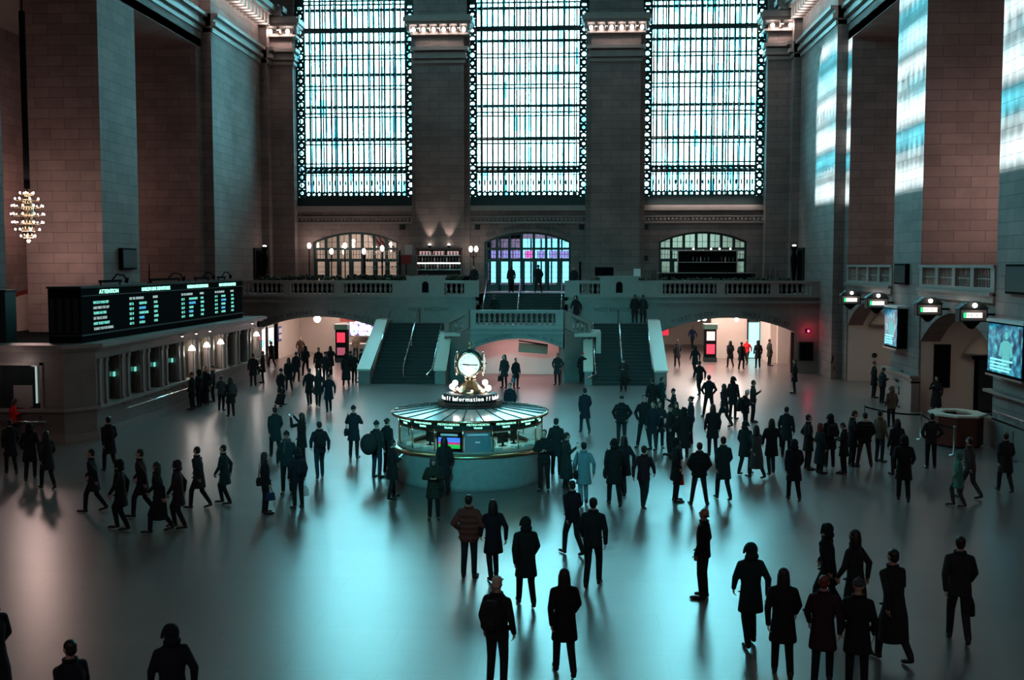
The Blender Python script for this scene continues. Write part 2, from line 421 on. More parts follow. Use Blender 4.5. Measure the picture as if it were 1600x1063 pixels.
# ---- west wall
WC = [-15.0, -3.2, 8.6]
w = MB(); T0, T1 = 74.0, 75.1
w.box(-27, WC[0]-4.1, T0, T1, 4.7, 41); w.box(WC[2]+4.1, 20, T0, T1, 4.7, 41)
w.box(WC[0]+4.1, WC[1]-4.1, T0, T1, 4.7, 41); w.box(WC[1]+4.1, WC[2]-4.1, T0, T1, 4.7, 41)
for c in WC:
    header(w, 'y', c-4.1, c+4.1, 24.0, 28.05, 41, T0, T1, 24)
    # apron below window, pierced by the arched doorway
    a, b = c-2.93, c+2.93
    w.box(c-4.1, a, T0, T1, 4.7, 10.5); w.box(b, c+4.1, T0, T1, 4.7, 10.5)
    header(w, 'y', a, b, 8.06, 8.74, 10.5, T0, T1)
struct(w.build('wall_west', M['stone']))
# bands under windows
for k, c in enumerate(WC):
    t = MB().box(c-4.1, c+4.1, 73.75, 74.0, 10.15, 10.5).box(c-4.1, c+4.1, 73.86, 74.0, 9.3, 9.42).box(c-4.1, c+4.1, 73.9, 74.0, 9.72, 9.8)
    for i in range(30): t.ell((c-3.95+i*.272, 73.97, 9.57), .1, .06, .11, 8, 5)
    struct(t.build('trim_%d' % (3+k), M['marble']))
lit_ledges = []
# pilasters with capitals
def capital(cx, hw, yf, k, bulbs=6, corner=0):
    t = MB()
    t.box(cx-hw-.1, cx+hw+.1, yf-.12, 74, 19.9, 20.1).box(cx-hw-.22, cx+hw+.22, yf-.25, 74, 20.2, 20.4)
    t.box(cx-hw-.15, cx+hw+.15, yf-.16, 74, 20.4, 20.62).box(cx-hw-.32, cx+hw+.32, yf-.36, 74, 20.72, 20.95)
    t.box(cx-hw-.3, cx+hw+.3, yf-.3, 74, 21.72, 21.85)
    t.box(cx-hw-.55, cx+hw+.55, yf-.75, 74, 22.32, 22.5).box(cx-hw-.68, cx+hw+.68, yf-.9, 74, 22.5, 22.8).box(cx-hw-.5, cx+hw+.5, yf-.7, 74, 22.8, 22.95)
    n = bulbs
    for i in range(n+1):
        x = cx-hw-.38+(2*hw+.76)*i/n; t.box(x-.09, x+.09, yf-.66, yf-.05, 21.9, 22.32)
    tr_ = struct(t.build('trim_%d' % k, M['marble']))
    for i in range(n):
        x = cx-hw-.38+(2*hw+.76)*(i+.5)/n
        b = MB().ell((0, 0, 0), .13, .13, .16, 10, 6).build('light_bulb', M['bulb_hot'], None, (x, yf-.42, 22.02))
        bulbs_at.append(b); lab = 'round bulb between brackets under the capital of the %s pilaster' % {6: 'left-hand window', 7: 'right-hand window', 8: 'left corner', 9: 'right corner'}[k]
        tag(b, lab, 'light bulb', 'bulbs under the capital, number %d' % k)
        b['group'] = {6: 'bulbs under the left pilaster capital', 7: 'bulbs under the right pilaster capital', 8: 'bulbs under the left corner capital', 9: 'bulbs under the right corner capital'}[k]
    lamp('capital_light', (cx, yf-.62, 22.1), 60, (1, .8, .73), kind='AREA', rot=(R(25), 0, 0), sx=2*hw, sy=.12)
bulbs_at = []
for cx, hw, k in ((-9.05, 1.62, 6), (2.68, 1.62, 7)):
    struct(MB().box(cx-hw, cx+hw, 73.2, 74, 4.7, 22.0).box(cx-hw-.35, cx+hw+.35, 73.6, 74, 4.7, 22.0).build('wall_west', M['stone']))
    capital(cx, hw, 73.2, k)
for cx, hw, k in ((SX(-1, 16.55), .78, 8), (SX(1, 16.55), .78, 9)):
    struct(MB().box(cx-hw, cx+hw, 73.2, 74, 4.7, 22.0).build('wall_west', M['stone']))
    capital(cx, hw, 73.2, k, 2)

# side cornices: rows of bulbs between little brackets
for side, lab in ((-1, 'left'), (1, 'right')):
    t = MB(); n = 30; ys = [50+(72.2-50)*i/n for i in range(n+1)]
    for i, y in enumerate(ys):
        d = 18.4 if y < 62.7 else 17.8
        xi, xo = SX(side, d-.78), SX(side, d); t.box(min(xi, xo), max(xi, xo), y-.12, y+.12, 22.35, 23.0)
    struct(t.build('trim_%d' % (10 if side < 0 else 11), M['marble']))
    for i in range(n):
        y = (ys[i]+ys[i+1])/2; d = 18.4 if y < 62.7 else 17.8
        b = MB().ell((0, 0, 0), .13, .13, .16, 10, 6).build('light_bulb', M['bulb_hot'], None, (SX(side, d-.42), y, 22.6))
        tag(b, 'round bulb in the long row along the cornice of the %s side wall' % lab, 'light bulb', 'bulbs along the %s cornice' % lab)
    for y0, y1, d in ((50, 62.5, 18.4), (62.9, 72.2, 17.8)):
        lamp('cornice_light', (SX(side, d-.55), (y0+y1)/2, 22.5), 75, (1, .8, .74), kind='AREA', rot=(0, R(-25)*side, 0), sx=.12, sy=(y1-y0))

# ---- great windows
HB = [13.3, 14.85, 16.7, 18.55, 20.6, 22.4, 24.25, 26.1]
def inside(c, x, m=0):
    """top of the opening at x"""
    h = 4.1-m; d = abs(x-c)
    return 24.0+math.sqrt(max(h*h-d*d, 0))*4.05/4.1
def great_window(k, c):
    f = MB(); yb = 74.55
    f.box(c-4.1, c-3.98, yb-.15, yb+.15, 10.5, 24.6); f.box(c+3.98, c+4.1, yb-.15, yb+.15, 10.5, 24.6)
    f.box(c-4.1, c+4.1, yb-.18, yb+.18, 10.5, 11.15)
    L = 3.98; pts = [(c-4.1*math.cos(PI*i/24), 24+4.05*math.sin(PI*i/24)) for i in range(25)]
    pin = [(c-3.5*math.cos(PI*i/24), 24+3.5*math.sin(PI*i/24)) for i in range(25)]
    for i in range(24): f.prism([pts[i], pts[i+1], pin[i+1], pin[i]], 'y', yb-.15, yb+.15)
    for x in (c-3.5, c+3.5): f.box(x-.06, x+.06, yb-.14, yb+.14, 11.1, 24.1)
    root = f.build('window_%d' % (k+1), M['iron']); struct(root)
    g = MB(); nb = 19
    for i in range(1, nb):
        x = c-3.5+7.0*i/nb; wd = .062 if i % 2 else .048
        g.box(x-wd, x+wd, yb-.08, yb+.08, 11.1, min(inside(c, x, .6), 27.6))
    for z in HB:
        hw = 3.5 if z < 24 else math.sqrt(max(3.5**2-(z-24)**2, .1))
        g.box(c-hw, c+hw, yb-.09, yb+.09, z-.17, z-.08); g.box(c-hw, c+hw, yb-.09, yb+.09, z+.08, z+.17)
    g.box(c-3.5, c+3.5, yb-.1, yb+.1, 22.33, 22.5)
    g.build('glazing_bars', M['iron'], root)
    # ornamental lattice borders: rings between two rails
    q = MB()
    def cell(x0, x1, z0, z1, rr):
        cx_, cz_ = (x0+x1)/2, (z0+z1)/2; n8 = 12; o_, i_ = [], []
        for t8 in range(n8):
            a8 = 2*PI*(t8+.5)/n8; dx, dz = math.cos(a8), math.sin(a8); k8 = min((x1-x0)/2/max(abs(dx), 1e-6), (z1-z0)/2/max(abs(dz), 1e-6))
            o_.append((cx_+dx*k8, cz_+dz*k8)); i_.append((cx_+dx*rr, cz_+dz*rr))
        for t8 in range(n8):
            u8 = (t8+1) % n8; q.prism([o_[t8], o_[u8], i_[u8], i_[t8]], 'y', yb-.06, yb+.06)
    for sgn in (-1, 1):
        x0, x1 = sorted((c+sgn*3.54, c+sgn*4.0)); nz = 24
        for j in range(nz):
            z0 = 11.15+(24.2-11.15)*j/nz; z1 = 11.15+(24.2-11.15)*(j+1)/nz
            cell(x0, x1, z0, z1, .15 if j % 2 else .10)
            q.ell(((x0+x1)/2, yb, (z0+z1)/2), .05, .04, .05, 6, 4)
            for ux in (x0+.04, x1-.04): pass
    for i in range(nb):
        x0 = c-3.5+7.0*i/nb; cell(x0, x0+7.0/nb, 12.72, 13.18, .10); cell(x0, x0+7.0/nb, 11.15, 11.5, .09)
    for i in range(nb):
        x = c-3.5+7.0*(i+.5)/nb
        q.tube([(x+.14*math.cos(2*PI*j/10), yb, 12.95+.16*math.sin(2*PI*j/10)) for j in range(11)], .035, 5)
        q.ell((x, yb, 12.1), .07, .05, .22, 8, 5); q.box(x-.18, x+.18, yb-.04, yb+.04, 12.6, 12.66)
        q.box(x-.015, x+.015, yb-.03, yb+.03, 11.1, 12.7); q.ell((x, yb, 11.5), .09, .05, .09, 8, 5)
    q.box(c-3.5, c+3.5, yb-.1, yb+.1, 11.1, 11.25)
    q.build('lattice_border', M['iron'], root)
    MB().box(c-4.0, c+4.0, yb+.01, yb+.03, 10.9, 28).build('glass', M['pane'], root)
    # outer skin of the double window
    h = MB(); yo = 75.6
    for i in range(0, 11):
        x = c-4.1+8.2*i/10; h.box(x-.05, x+.05, yo-.06, yo+.06, 10.5, 28.2)
    for z in [10.8+2.2*j for j in range(8)]: h.box(c-4.1, c+4.1, yo-.06, yo+.06, z-.1, z+.1)
    h.build('outer_frame', M['iron'], root)
    MB().box(c-4.1, c+4.1, yo+.01, yo+.03, 10.5, 28.2).build('outer_glass', M['pane2'], root)
for k, c in enumerate(WC): great_window(k, c)
# window box between the skins (reveals)
rv = MB()
for c in WC:
    rv.box(c-4.6, c-4.1, 75.1, 75.7, 10, 29); rv.box(c+4.1, c+4.6, 75.1, 75.7, 10, 29); rv.box(c-4.6, c+4.6, 75.1, 75.7, 10.0, 10.5)
    rv.box(c-4.6, c+4.6, 75.1, 75.7, 28.2, 30)
struct(rv.build('wall_west', M['iron']))

# ================================================================ WEST BALCONY, STAIRS AND PASSAGES
YB = 66.0
AL, AR = (-19.6, -11.65), (5.25, 13.2)
w = MB()
for (a, b) in (AL, AR):
    header(w, 'y', a, b, 2.46, 3.32, 4.1, YB, YB+.8)
w.box(-21.0, AL[0], YB, YB+.8, 0, 4.1); w.box(AL[1], -5.8, YB, YB+.8, 0, 4.1); w.box(-.6, AR[0], YB, YB+.8, 0, 4.1); w.box(AR[1], 14.6, YB, YB+.8, 0, 4.1)
w.box(-21.0, -5.8, YB-.12, YB, 4.1, 4.2).box(-.6, 14.6, YB-.12, YB, 4.1, 4.2)
w.box(-21.0, -5.8, YB-.22, YB+.5, 4.2, 4.32).box(-.6, 14.6, YB-.22, YB+.5, 4.2, 4.32)
struct(w.build('wall_gallery', M['marble_face']))
struct(MB().box(-21, -5.8, YB, 74, 4.1, 4.7).box(-.6, 14.6, YB, 74, 4.1, 4.7).box(-5.8, -.6, 69.3, 74, 4.1, 4.7).build('floor', M['marble_face']))

def baluster_mesh(h=.6, r=.085):
    p = [(r*1.0, 0), (r*1.0, .06), (r*.55, .08), (r*.5, .12), (r*.95, .24), (r*1.05, .3), (r*.6, .42), (r*.42, .5), (r*.5, h-.1), (r*.9, h-.07), (r*.9, h)]
    return MB().lathe([(a, b*h/.6 if b < .55 else b) for a, b in p], n=8).mesh('baluster')
BAL = baluster_mesh(); BAL.materials.append(M['marble'])
def balustrade(name, label, pts, bays, z0, ztop, ped=.0, group=None, mat='marble', every=.29, base=True, zs=None):
    """pts: (x, y) polyline; one run of rail along it, balusters inside each bay given as (t0, t1) metres"""
    root = empty(name, (pts[0][0], pts[0][1], z0)); tag(root, label, 'balustrade', group)
    def P(d):
        acc = 0
        for i in range(len(pts)-1):
            a, b = Vector(pts[i]), Vector(pts[i+1]); l = (b-a).length
            if d <= acc+l or i == len(pts)-2:
                t = (d-acc)/l; q = a.lerp(b, t)
                dz = 0 if not zs else zs[i]+(zs[i+1]-zs[i])*t
                return q, math.atan2((b-a).y, (b-a).x), dz
            acc += l
    tot = sum((Vector(pts[i+1])-Vector(pts[i])).length for i in range(len(pts)-1))
    off = Vector((pts[0][0], pts[0][1], z0))
    def slab(mb, d0, d1, za, zb, th):
        a, an, da = P(d0+1e-4); b, _, db = P(d1-1e-4); t = Vector((-math.sin(an), math.cos(an)))*th/2
        v = []
        for q, dz in ((a, da), (b, db)):
            for sg in (-1, 1):
                for z in (za, zb): v.append((q.x+t.x*sg-off.x, q.y+t.y*sg-off.y, z+dz-off.z))
        mb.add(v, [(0,1,3,2),(4,6,7,5),(0,4,5,1),(2,3,7,6),(1,5,7,3),(0,2,6,4)])
    cuts = [0]; acc = 0
    for i in range(len(pts)-1): acc += (Vector(pts[i+1])-Vector(pts[i])).length; cuts.append(acc)
    rail, bs = MB(), MB()
    def ped(d0, d1):
        pd = MB(); slab(pd, d0, d1, z0+.16, ztop-.18, .34); pd.build('pedestal', M[mat], root)
    for a, b in zip(cuts[:-1], cuts[1:]):
        slab(rail, a, b, ztop-.14, ztop, .42); slab(rail, a, b, ztop-.18, ztop-.14, .32)
        slab(bs, a, b, z0, z0+.16, .4)
    rail.build('top_rail', M[mat], root); bs.build('base', M[mat], root)
    e = 0
    for a, b in list(bays)+[(tot, tot)]:
        if a-e > .05:
            s_ = e
            for c in cuts[1:]:
                if s_ < c < a: ped(s_, c); s_ = c
            ped(s_, a)
        e = b
    hb = ztop-.18-(z0+.16)
    for a, b in bays:
        n = max(1, int((b-a)/every))
        for i in range(n):
            q, an, dz = P(a+(b-a)*(i+.5)/n)
            o = bpy.data.objects.new('baluster', BAL); COL.objects.link(o); o.parent = root
            o.location = (q.x-off.x, q.y-off.y, z0+.16+dz-off.z); o.scale = (1, 1, hb/.6)
    return root
balustrade('stone_balustrade', 'long stone balustrade of the gallery left of the stairs', [(-21.0, 66), (-5.8, 66)],
           [(.5, 3.15), (3.6, 6.3), (6.9, 9.9), (12.4, 14.3)], 4.55, 5.55)
balustrade('stone_balustrade', 'long stone balustrade of the gallery right of the stairs', [(-.6, 66), (14.6, 66)],
           [(.9, 2.8), (5.9, 9.1), (9.6, 12.3), (12.8, 14.7)], 4.55, 5.55)
for x, lab in ((-9.05, 'left'), (2.68, 'right')):
    t = empty('stone_pedestal', (x, 66, 4.32)); tag(t, 'plain raised stone block with a dark arched plate, %s of the stairs' % lab, 'pedestal')
    MB().box(-1.15, 1.15, -.28, .3, 0.24, 1.42).box(-1.22, 1.22, -.33, .35, 1.42, 1.5).build('block', M['marble'], t)
    MB().prism([(-.2, .5), (.2, .5), (.2, 1.0), (.13, 1.13), (0, 1.18), (-.13, 1.13), (-.2, 1.0)], 'y', -.33, -.285).build('plate', M['black'], t)

# stair hall: central landing block
w = MB()
FY = 60.0
# front wall with arch
header(w, 'y', -5.62, -.55, 1.86, 2.42, 3.0, FY, FY+.6)
w.box(-5.76, -5.62, FY, FY+.6, 0, 3.0); w.box(-.62, -.55, FY, FY+.6, 0, 3.0)
def wallseg(mb, a, b, za, zb0, zb1, th=.4):
    a, b = Vector(a), Vector(b); d = (b-a).normalized(); t = Vector((-d.y, d.x))*th
    v = []
    for q, z1 in ((a, zb0), (b, zb1)):
        for p in (q, q+t): v += [(p.x, p.y, za), (p.x, p.y, z1)]
    mb.add(v, [(0,1,3,2),(4,6,7,5),(0,4,5,1),(2,3,7,6),(1,5,7,3),(0,2,6,4)])
wallseg(w, (-7.25, 61.2), (-5.76, FY), 0, 2.35, 3.0); wallseg(w, (-.62, FY), (.87, 61.2), 0, 3.0, 2.35)
w.box(-7.25, -6.85, 61.2, 66, 0, 2.95); w.box(.47, .87, 61.2, 66, 0, 2.95)
w.box(-7.25, -6.85, 61.2, 66, 0, 2.35)
struct(w.build('wall_landing', M['marble_face']))
struct(MB().prism([(-6.9, 61.3), (-5.7, 60.4), (-.7, 60.4), (.5, 61.3), (.5, 66), (-6.9, 66)], 'z', 2.72, 2.99)
       .box(-11.3, -7.2, 65.0, 66, 0, 2.99).box(.85, 4.6, 65.0, 66, 0, 2.99).build('floor', M['marble_face']))
balustrade('stone_balustrade', 'stone balustrade around the stair landing above the middle arch',
           [(-7.25, 61.2), (-5.76, 60.2), (-.62, 60.2), (.87, 61.2)], [(.35, 1.5), (2.1, 6.5), (7.3, 8.5)], 3.0, 4.0, zs=[-.75, 0, 0, -.75])
t = MB()
t.box(-5.76, -.62, FY-.1, FY, 2.95, 3.05); t.box(-5.9, -.5, FY-.05, FY, 2.72, 2.78)
struct(t.build('trim_12', M['marble']))
def flight(name, label, x0, x1, y0, y1, z0, z1, n):
    root = empty(name, (x0, y0, z0)); tag(root, label, 'staircase')
    for i in range(n):
        a = (y1-y0)*i/n; z = (z1-z0)*(i+1)/n
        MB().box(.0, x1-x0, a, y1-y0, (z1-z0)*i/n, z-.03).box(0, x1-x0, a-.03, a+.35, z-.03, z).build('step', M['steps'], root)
    return root
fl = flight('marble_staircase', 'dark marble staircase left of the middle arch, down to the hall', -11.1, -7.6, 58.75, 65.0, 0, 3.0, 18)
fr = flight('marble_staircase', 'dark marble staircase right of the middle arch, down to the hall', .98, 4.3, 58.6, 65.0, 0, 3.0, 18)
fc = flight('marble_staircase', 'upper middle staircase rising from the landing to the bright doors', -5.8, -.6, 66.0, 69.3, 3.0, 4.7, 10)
struct(MB().box(-6.0, -5.8, 66, 69.3, 3, 4.7).box(-.6, -.4, 66, 69.3, 3, 4.7).build('wall_gallery', M['marble_face']))
def flank(label, xa, xb, ya, yb, za, zb, ylev):
    """white stone flank of a stair: low at the foot ya, level from ylev on"""
    r = MB().prism([(ya, 0), (ya, za), (ylev, zb), (yb, zb), (yb, 0)], 'x', xa, xb).build('stair_flank', M['marble_face'])
    tag(r, label, 'stair wall')
    MB().prism([(ya-.1, za), (ya-.1, za+.1), (ylev, zb+.1), (yb, zb+.1), (yb, zb), (ylev, zb)], 'x', xa-.06, xb+.06).build('coping', M['cream'], r)
flank('sloping stone stair wall on the left edge of the left stairs', -11.75, -11.12, 58.4, 65.9, .75, 3.15, 64.2)
flank('sloping stone stair wall between the left stairs and the middle arch', -7.58, -7.0, 58.6, 62.3, .75, 2.6, 61.6)
flank('sloping stone stair wall between the middle arch and the right stairs', .55, .96, 58.6, 62.3, .75, 2.6, 61.6)
flank('sloping stone stair wall on the right edge of the right stairs', 4.32, 4.95, 58.4, 65.9, .75, 3.15, 64.2)
def handrail(label, pts, posts, group=None):
    o = empty('stair_handrail', pts[0]); tag(o, label, 'handrail', group); b = Vector(pts[0])
    MB().tube([Vector(p)-b for p in pts], .035, 8).build('rail', M['chrome'], o)
    for p, h in posts: p = Vector(p)-b; MB().cyl(p, p+Vector((0, 0, h)), .022).build('post', M['chrome'], o)
handrail('steel handrail up the middle of the left stairs', [(-9.35, 58.9, .0), (-9.35, 58.9, .95), (-9.35, 64.9, 3.85), (-9.35, 65.3, 3.8), (-9.35, 65.3, 3.0)], [((-9.35, 61.9, 1.5), .86)])
handrail('steel handrail up the middle of the right stairs', [(2.6, 58.8, .0), (2.6, 58.8, .95), (2.6, 64.9, 3.85), (2.6, 65.3, 3.8), (2.6, 65.3, 3.0)], [((2.6, 61.9, 1.5), .86)])
handrail('steel handrail beside the sloping wall right of the left stairs', [(-7.9, 58.3, .45), (-8.0, 58.3, .55), (-7.7, 58.5, .9), (-7.65, 62.2, 3.1)], [])
handrail('steel handrail beside the sloping wall left of the right stairs', [(.75, 58.2, .45), (1.15, 58.3, .65), (1.1, 58.9, 1.2), (1.05, 62.2, 3.2)], [])
handrail('steel handrail beside the sloping wall at the far left of the left stairs', [(-10.95, 58.5, .9), (-10.95, 64.3, 3.75)], [])
handrail('steel handrail beside the sloping wall at the far right of the right stairs', [(4.2, 58.5, .9), (4.2, 64.3, 3.75)], [])
handrail('steel handrail up the middle of the upper stairs', [(-3.45, 66.1, 3.1), (-3.45, 66.1, 4.0), (-3.45, 69.4, 5.6), (-3.45, 69.4, 4.7)], [])
handrail('steel handrail at the left side of the upper stairs', [(-5.6, 66.1, 3.5), (-5.6, 66.3, 4.0), (-5.6, 69.4, 5.6), (-5.6, 69.4, 4.9)], [])
handrail('steel handrail at the right side of the upper stairs', [(-.8, 66.1, 3.5), (-.8, 66.3, 4.0), (-.8, 69.4, 5.6), (-.8, 69.4, 4.9)], [])

# carved inscriptions (each one thing)
def inscription(name, label, mb, mat='carved'):
    o = mb.build(name, M[mat]); tag(o, label, 'lettering'); return o
def on_arch(text, cx, half, zs, zc, y, deg0, deg1, up, size):
    r = (half*half+(zc-zs)**2)/(2*(zc-zs)); mb = MB(); arc_text(mb, text, size, cx, y, zc-r, r+up, deg0, deg1); return mb
inscription('carved_inscription', 'words TICKET MACHINES carved over the left arch', on_arch('TICKET MACHINES', -15.6, 3.98, 2.46, 3.32, YB-.01, -20, -3.2, .16, .36))
inscription('carved_inscription', 'words SUBWAY and SHUTTLE carved over the left arch', on_arch('SUBWAY • SHUTTLE', -15.6, 3.98, 2.46, 3.32, YB-.01, 3, 19, .16, .36))
inscription('carved_inscription', 'words TICKET VENDORS carved over the right arch', on_arch('TICKET VENDORS', 9.2, 3.98, 2.46, 3.32, YB-.01, -19, -4, .16, .38))
inscription('carved_inscription', 'words TRACKS 11 TO 42 carved over the right arch', on_arch('TRACKS 11 TO 42', 9.2, 3.98, 2.46, 3.32, YB-.01, 5, 21, .16, .38))
inscription('carved_inscription', 'words DINING CONCOURSE carved over the left of the middle arch', on_arch('DINING CONCOURSE', -3.1, 2.53, 1.86, 2.42, FY-.01, -22, -4, .12, .22))
inscription('carved_inscription', 'words TRACKS 100 TO 117 carved over the right of the middle arch', on_arch('TRACKS 100 TO 117', -3.1, 2.53, 1.86, 2.42, FY-.01, 5, 22, .12, .22))
for x, lab in ((-8.9, 'left'), (2.4, 'right')):
    mb = MB(); text_into(mb, 'WEST BALCONY', .33, face_south(x, YB-.01, 3.68), .012); inscription('carved_inscription', 'words WEST BALCONY on the wall above the %s stairs' % lab, mb)
mb = on_arch('TO VANDERBILT AVENUE', -3.2, 2.93, 8.06, 8.74, 73.97, -19, 19, .72, .42)
inscription('carved_inscription', 'upper carved line TO VANDERBILT AVENUE over the bright doors', mb)
mb = on_arch('THE CAMPBELL APARTMENT', -3.2, 2.93, 8.06, 8.74, 73.97, -23, 23, .2, .40)
inscription('carved_inscription', 'lower carved line THE CAMPBELL APARTMENT over the bright doors', mb)

# lower rooms behind the arches
lob = MB()
lob.box(-27, 20, 89.5, 90, 0, 4.1); lob.box(-21.6, -21.1, YB+.8, 89.5, 0, 4.1); lob.box(-11.2, -10.9, 67, 80, 0, 4.1)
lob.box(4.3, 4.6, 67, 80, 0, 4.1); lob.box(18, 18.5, YB+.8, 90, 0, 4.1); lob.box(-7.6, 1.6, 79.5, 80, 0, 4.1)
lob.box(-7.6, -7.3, 61.5, 79.5, 0, 2.7); lob.box(1.2, 1.5, 61.5, 79.5, 0, 2.7)
struct(lob.build('wall_passage', M['plaster']))
struct(MB().box(-27, -7.3, YB+.8, 90, 3.75, 4.09).box(1.2, 20, YB+.8, 90, 3.75, 4.09).box(-7.3, 1.2, 69.4, 90, 3.75, 4.09).box(-7.3, 1.2, 60.5, 69.4, 2.5, 2.7)
       .box(-27, 20, 75.1, 90, 4.09, 4.3).build('ceiling', M['plaster']))
struct(MB().box(-7.3, 1.2, 64.6, 64.8, 0, 2.6).build('wall_passage', M['plaster']))
lamp('passage_light', (-15.5, 75, 3.6), 700, (1, .80, .72), kind='AREA', sx=6, sy=12)
lamp('passage_light', (9.3, 74, 3.6), 1100, (1, .78, .70), kind='AREA', sx=6, sy=12)
lamp('passage_light', (-3.1, 62.3, 2.45), 170, (1, .60, .62), kind='AREA', sx=3.5, sy=2.5)
# partition walls in the right passage: pale piers seen through the arch
rp = MB().box(9.6, 12.0, 76.5, 77.2, 0, 3.8).box(12.9, 13.3, 72.5, 77.2, 0, 3.8).box(13.3, 18, 72.0, 72.5, 0, 3.8).box(12.0, 13.3, 76.9, 77.2, 2.6, 3.8)
struct(rp.build('wall_passage', M['plaster']))
lp = MB().box(-20.9, -20.5, 66.9, 80, 0, 3.8).box(-16.9, -16.5, 78, 89, 0, 3.8).box(-20.5, -16.9, 80, 80.3, 0, 3.8)
struct(lp.build('wall_passage', M['plaster']))
lamp('doorway_light', (12.6, 78, 2.2), 60, (.6, 1, .95), r=.3)
dr = MB().box(12.0, 12.1, 76.4, 76.5, 0, 2.7).box(12.85, 12.95, 76.4, 76.5, 0, 2.7).box(12.0, 12.95, 76.4, 76.5, 2.55, 2.75).build('door_5', M['dark']); struct(dr)
MB().box(12.1, 12.85, 76.46, 76.48, .05, 2.5).build('glass', M['cyan_panel'], dr)
# pendant globes glaring in the arches
def hanging_globe(label, x, y, z, r=.13, e=60, grp=None):
    o = empty('hanging_globe_lamp', (x, y, z)); tag(o, label, 'lamp', grp)
    MB().ell((0, 0, 0), r, r, r).build('globe', M['bulb_hot'], o)
    MB().cyl((0, 0, r), (0, 0, 3.75-z), .015).build('rod', M['brass'], o); MB().cyl((0, 0, r-.02), (0, 0, r+.08), .07).build('cap', M['brass'], o)
    lamp('globe_light', (0, 0, -.25), e, (1, .82, .75), r=.12, parent=o)
hanging_globe('left of the two close globe lamps blazing at the top of the right arch', 7.75, 68.5, 3.13, .13, 90)
hanging_globe('right of the two close globe lamps blazing at the top of the right arch', 8.15, 68.8, 3.12, .13, 90)
hanging_globe('single globe lamp blazing right of the kiosk in the right arch', 10.4, 70.5, 3.0, .13, 90)
hanging_globe('upper globe lamp blazing at the top of the left arch', -17.0, 71, 3.12, .13, 80)
hanging_globe('lower pale globe lamp just below the blazing one in the left arch', -17.7, 74, 2.78, .24, 50)

# kiosks
def kiosk(label, x, y, pan):
    o = empty('advert_kiosk', (x, y, 0)); tag(o, label, 'kiosk')
    MB().box(-.42, .42, -.42, .42, 0, .3).build('plinth', M['dark'], o)
    MB().box(-.38, .38, -.38, .38, .3, 2.2).build('body', M['black'], o)
    MB().box(-.44, .44, -.44, .44, 2.2, 2.5).build('head', M['sign_green'], o); MB().box(-.46, .46, -.46, .46, 2.5, 2.56).build('rim', M['steel'], o)
    for (z0, z1, m) in pan: MB().box(-.27, .27, -.40, -.38, z0, z1).build('poster', M[m], o)
    return o
kiosk('dark kiosk with one red poster inside the left arch', -15.5, 71.8, [(1.35, 2.0, 'red_panel'), (.5, 1.0, 'pink_dim')])
kiosk('dark kiosk with a pink and a red poster inside the right arch', 9.1, 73.6, [(1.45, 2.05, 'pink_panel'), (.55, 1.2, 'red_panel')])

# ticket machines and displays seen through the left arch
for k, (y, lab) in enumerate(((68.3, 'nearer the hall'), (70.3, 'deeper in the passage'))):
    o = empty('ticket_machine', (-20.1, y, 0)); tag(o, 'tall white-lit ticket machine on the left passage wall, %s' % lab, 'ticket machine')
    MB().box(-.35, .2, -.75, .75, 0, 2.6).build('cabinet', M['steel'], o)
    MB().box(.2, .22, -.55, .55, .75, 2.35).build('lit_front', M['white_panel'], o)
    MB().box(.22, .25, -.2, .25, 1.2, 1.75).build('screen', M['cyan_panel'], o); MB().box(.22, .26, -.5, -.3, 1.3, 1.6).build('keypad', M['sign_green'], o)
    MB().box(.22, .24, -.1, .1, .8, 1.05).build('slot', M['red_panel'], o)
o = MB().box(-19.95, -19.85, 71.9, 72.7, 1.35, 2.35).build('wall_sign', M['navy']); tag(o, 'small navy sign with white marks on the left passage wall', 'sign')
mb = MB(); 
for i in range(2):
    for j in range(2): mb.box(-19.84, -19.83, 72.0+.36*i, 72.26+.36*i, 1.5+.42*j, 1.8+.42*j)
mb.build('symbols', M['white'], o)
o = MB().box(-20.3, -19.85, 66.95, 67.25, 0, 3.3).build('dark_post', M['wood']); tag(o, 'dark brown post at the left end of the left arch', 'post')
o = empty('warning_lamp', (-19.75, 67.1, 1.9)); tag(o, 'small red lamp on the dark post in the left arch', 'lamp'); MB().ell((0, 0, 0), .07, .07, .07).build('lens', M['red_lamp'], o); MB().cyl((-.2, 0, 0), (0, 0, 0), .05).build('holder', M['black'], o)
lamp('red_glow', (-19.5, 67.0, 1.9), 6, (1, .05, .1), r=.1)
o = empty('shop_display', (-14.0, 76.2, 1.35)); tag(o, 'bright white and violet shop display at the right of the left arch', 'shop display')
MB().box(-1.9, 2.0, 0, .1, 0.15, 1.75).build('screen', M['shop'], o); MB().box(-2.0, 2.1, .02, .2, .05, 1.85).build('frame', M['steel'], o); MB().box(-1.9, 2.0, -.02, .0, 1.66, 1.74).build('top_strip', M['violet_panel'], o)
o = empty('shop_counter', (-13.9, 75.2, 0)); tag(o, 'low shop counter under the bright shop display', 'counter')
MB().box(-1.8, 1.9, 0, .6, 0, .95).build('front', M['steel'], o); MB().box(-1.9, 2.0, -.05, .65, .95, 1.0).build('top', M['cream'], o)
o = empty('red_brown_banner', (-15.9, 75.5, 2.5)); tag(o, 'red brown hanging banner behind the left kiosk', 'banner'); MB().box(-.55, .55, 0, .05, 0, .85).build('cloth', pbr('red_brown', (.2, .03, .02)), o); MB().cyl((-.6, .02, .88), (.6, .02, .88), .03).build('bar', M['steel'], o)
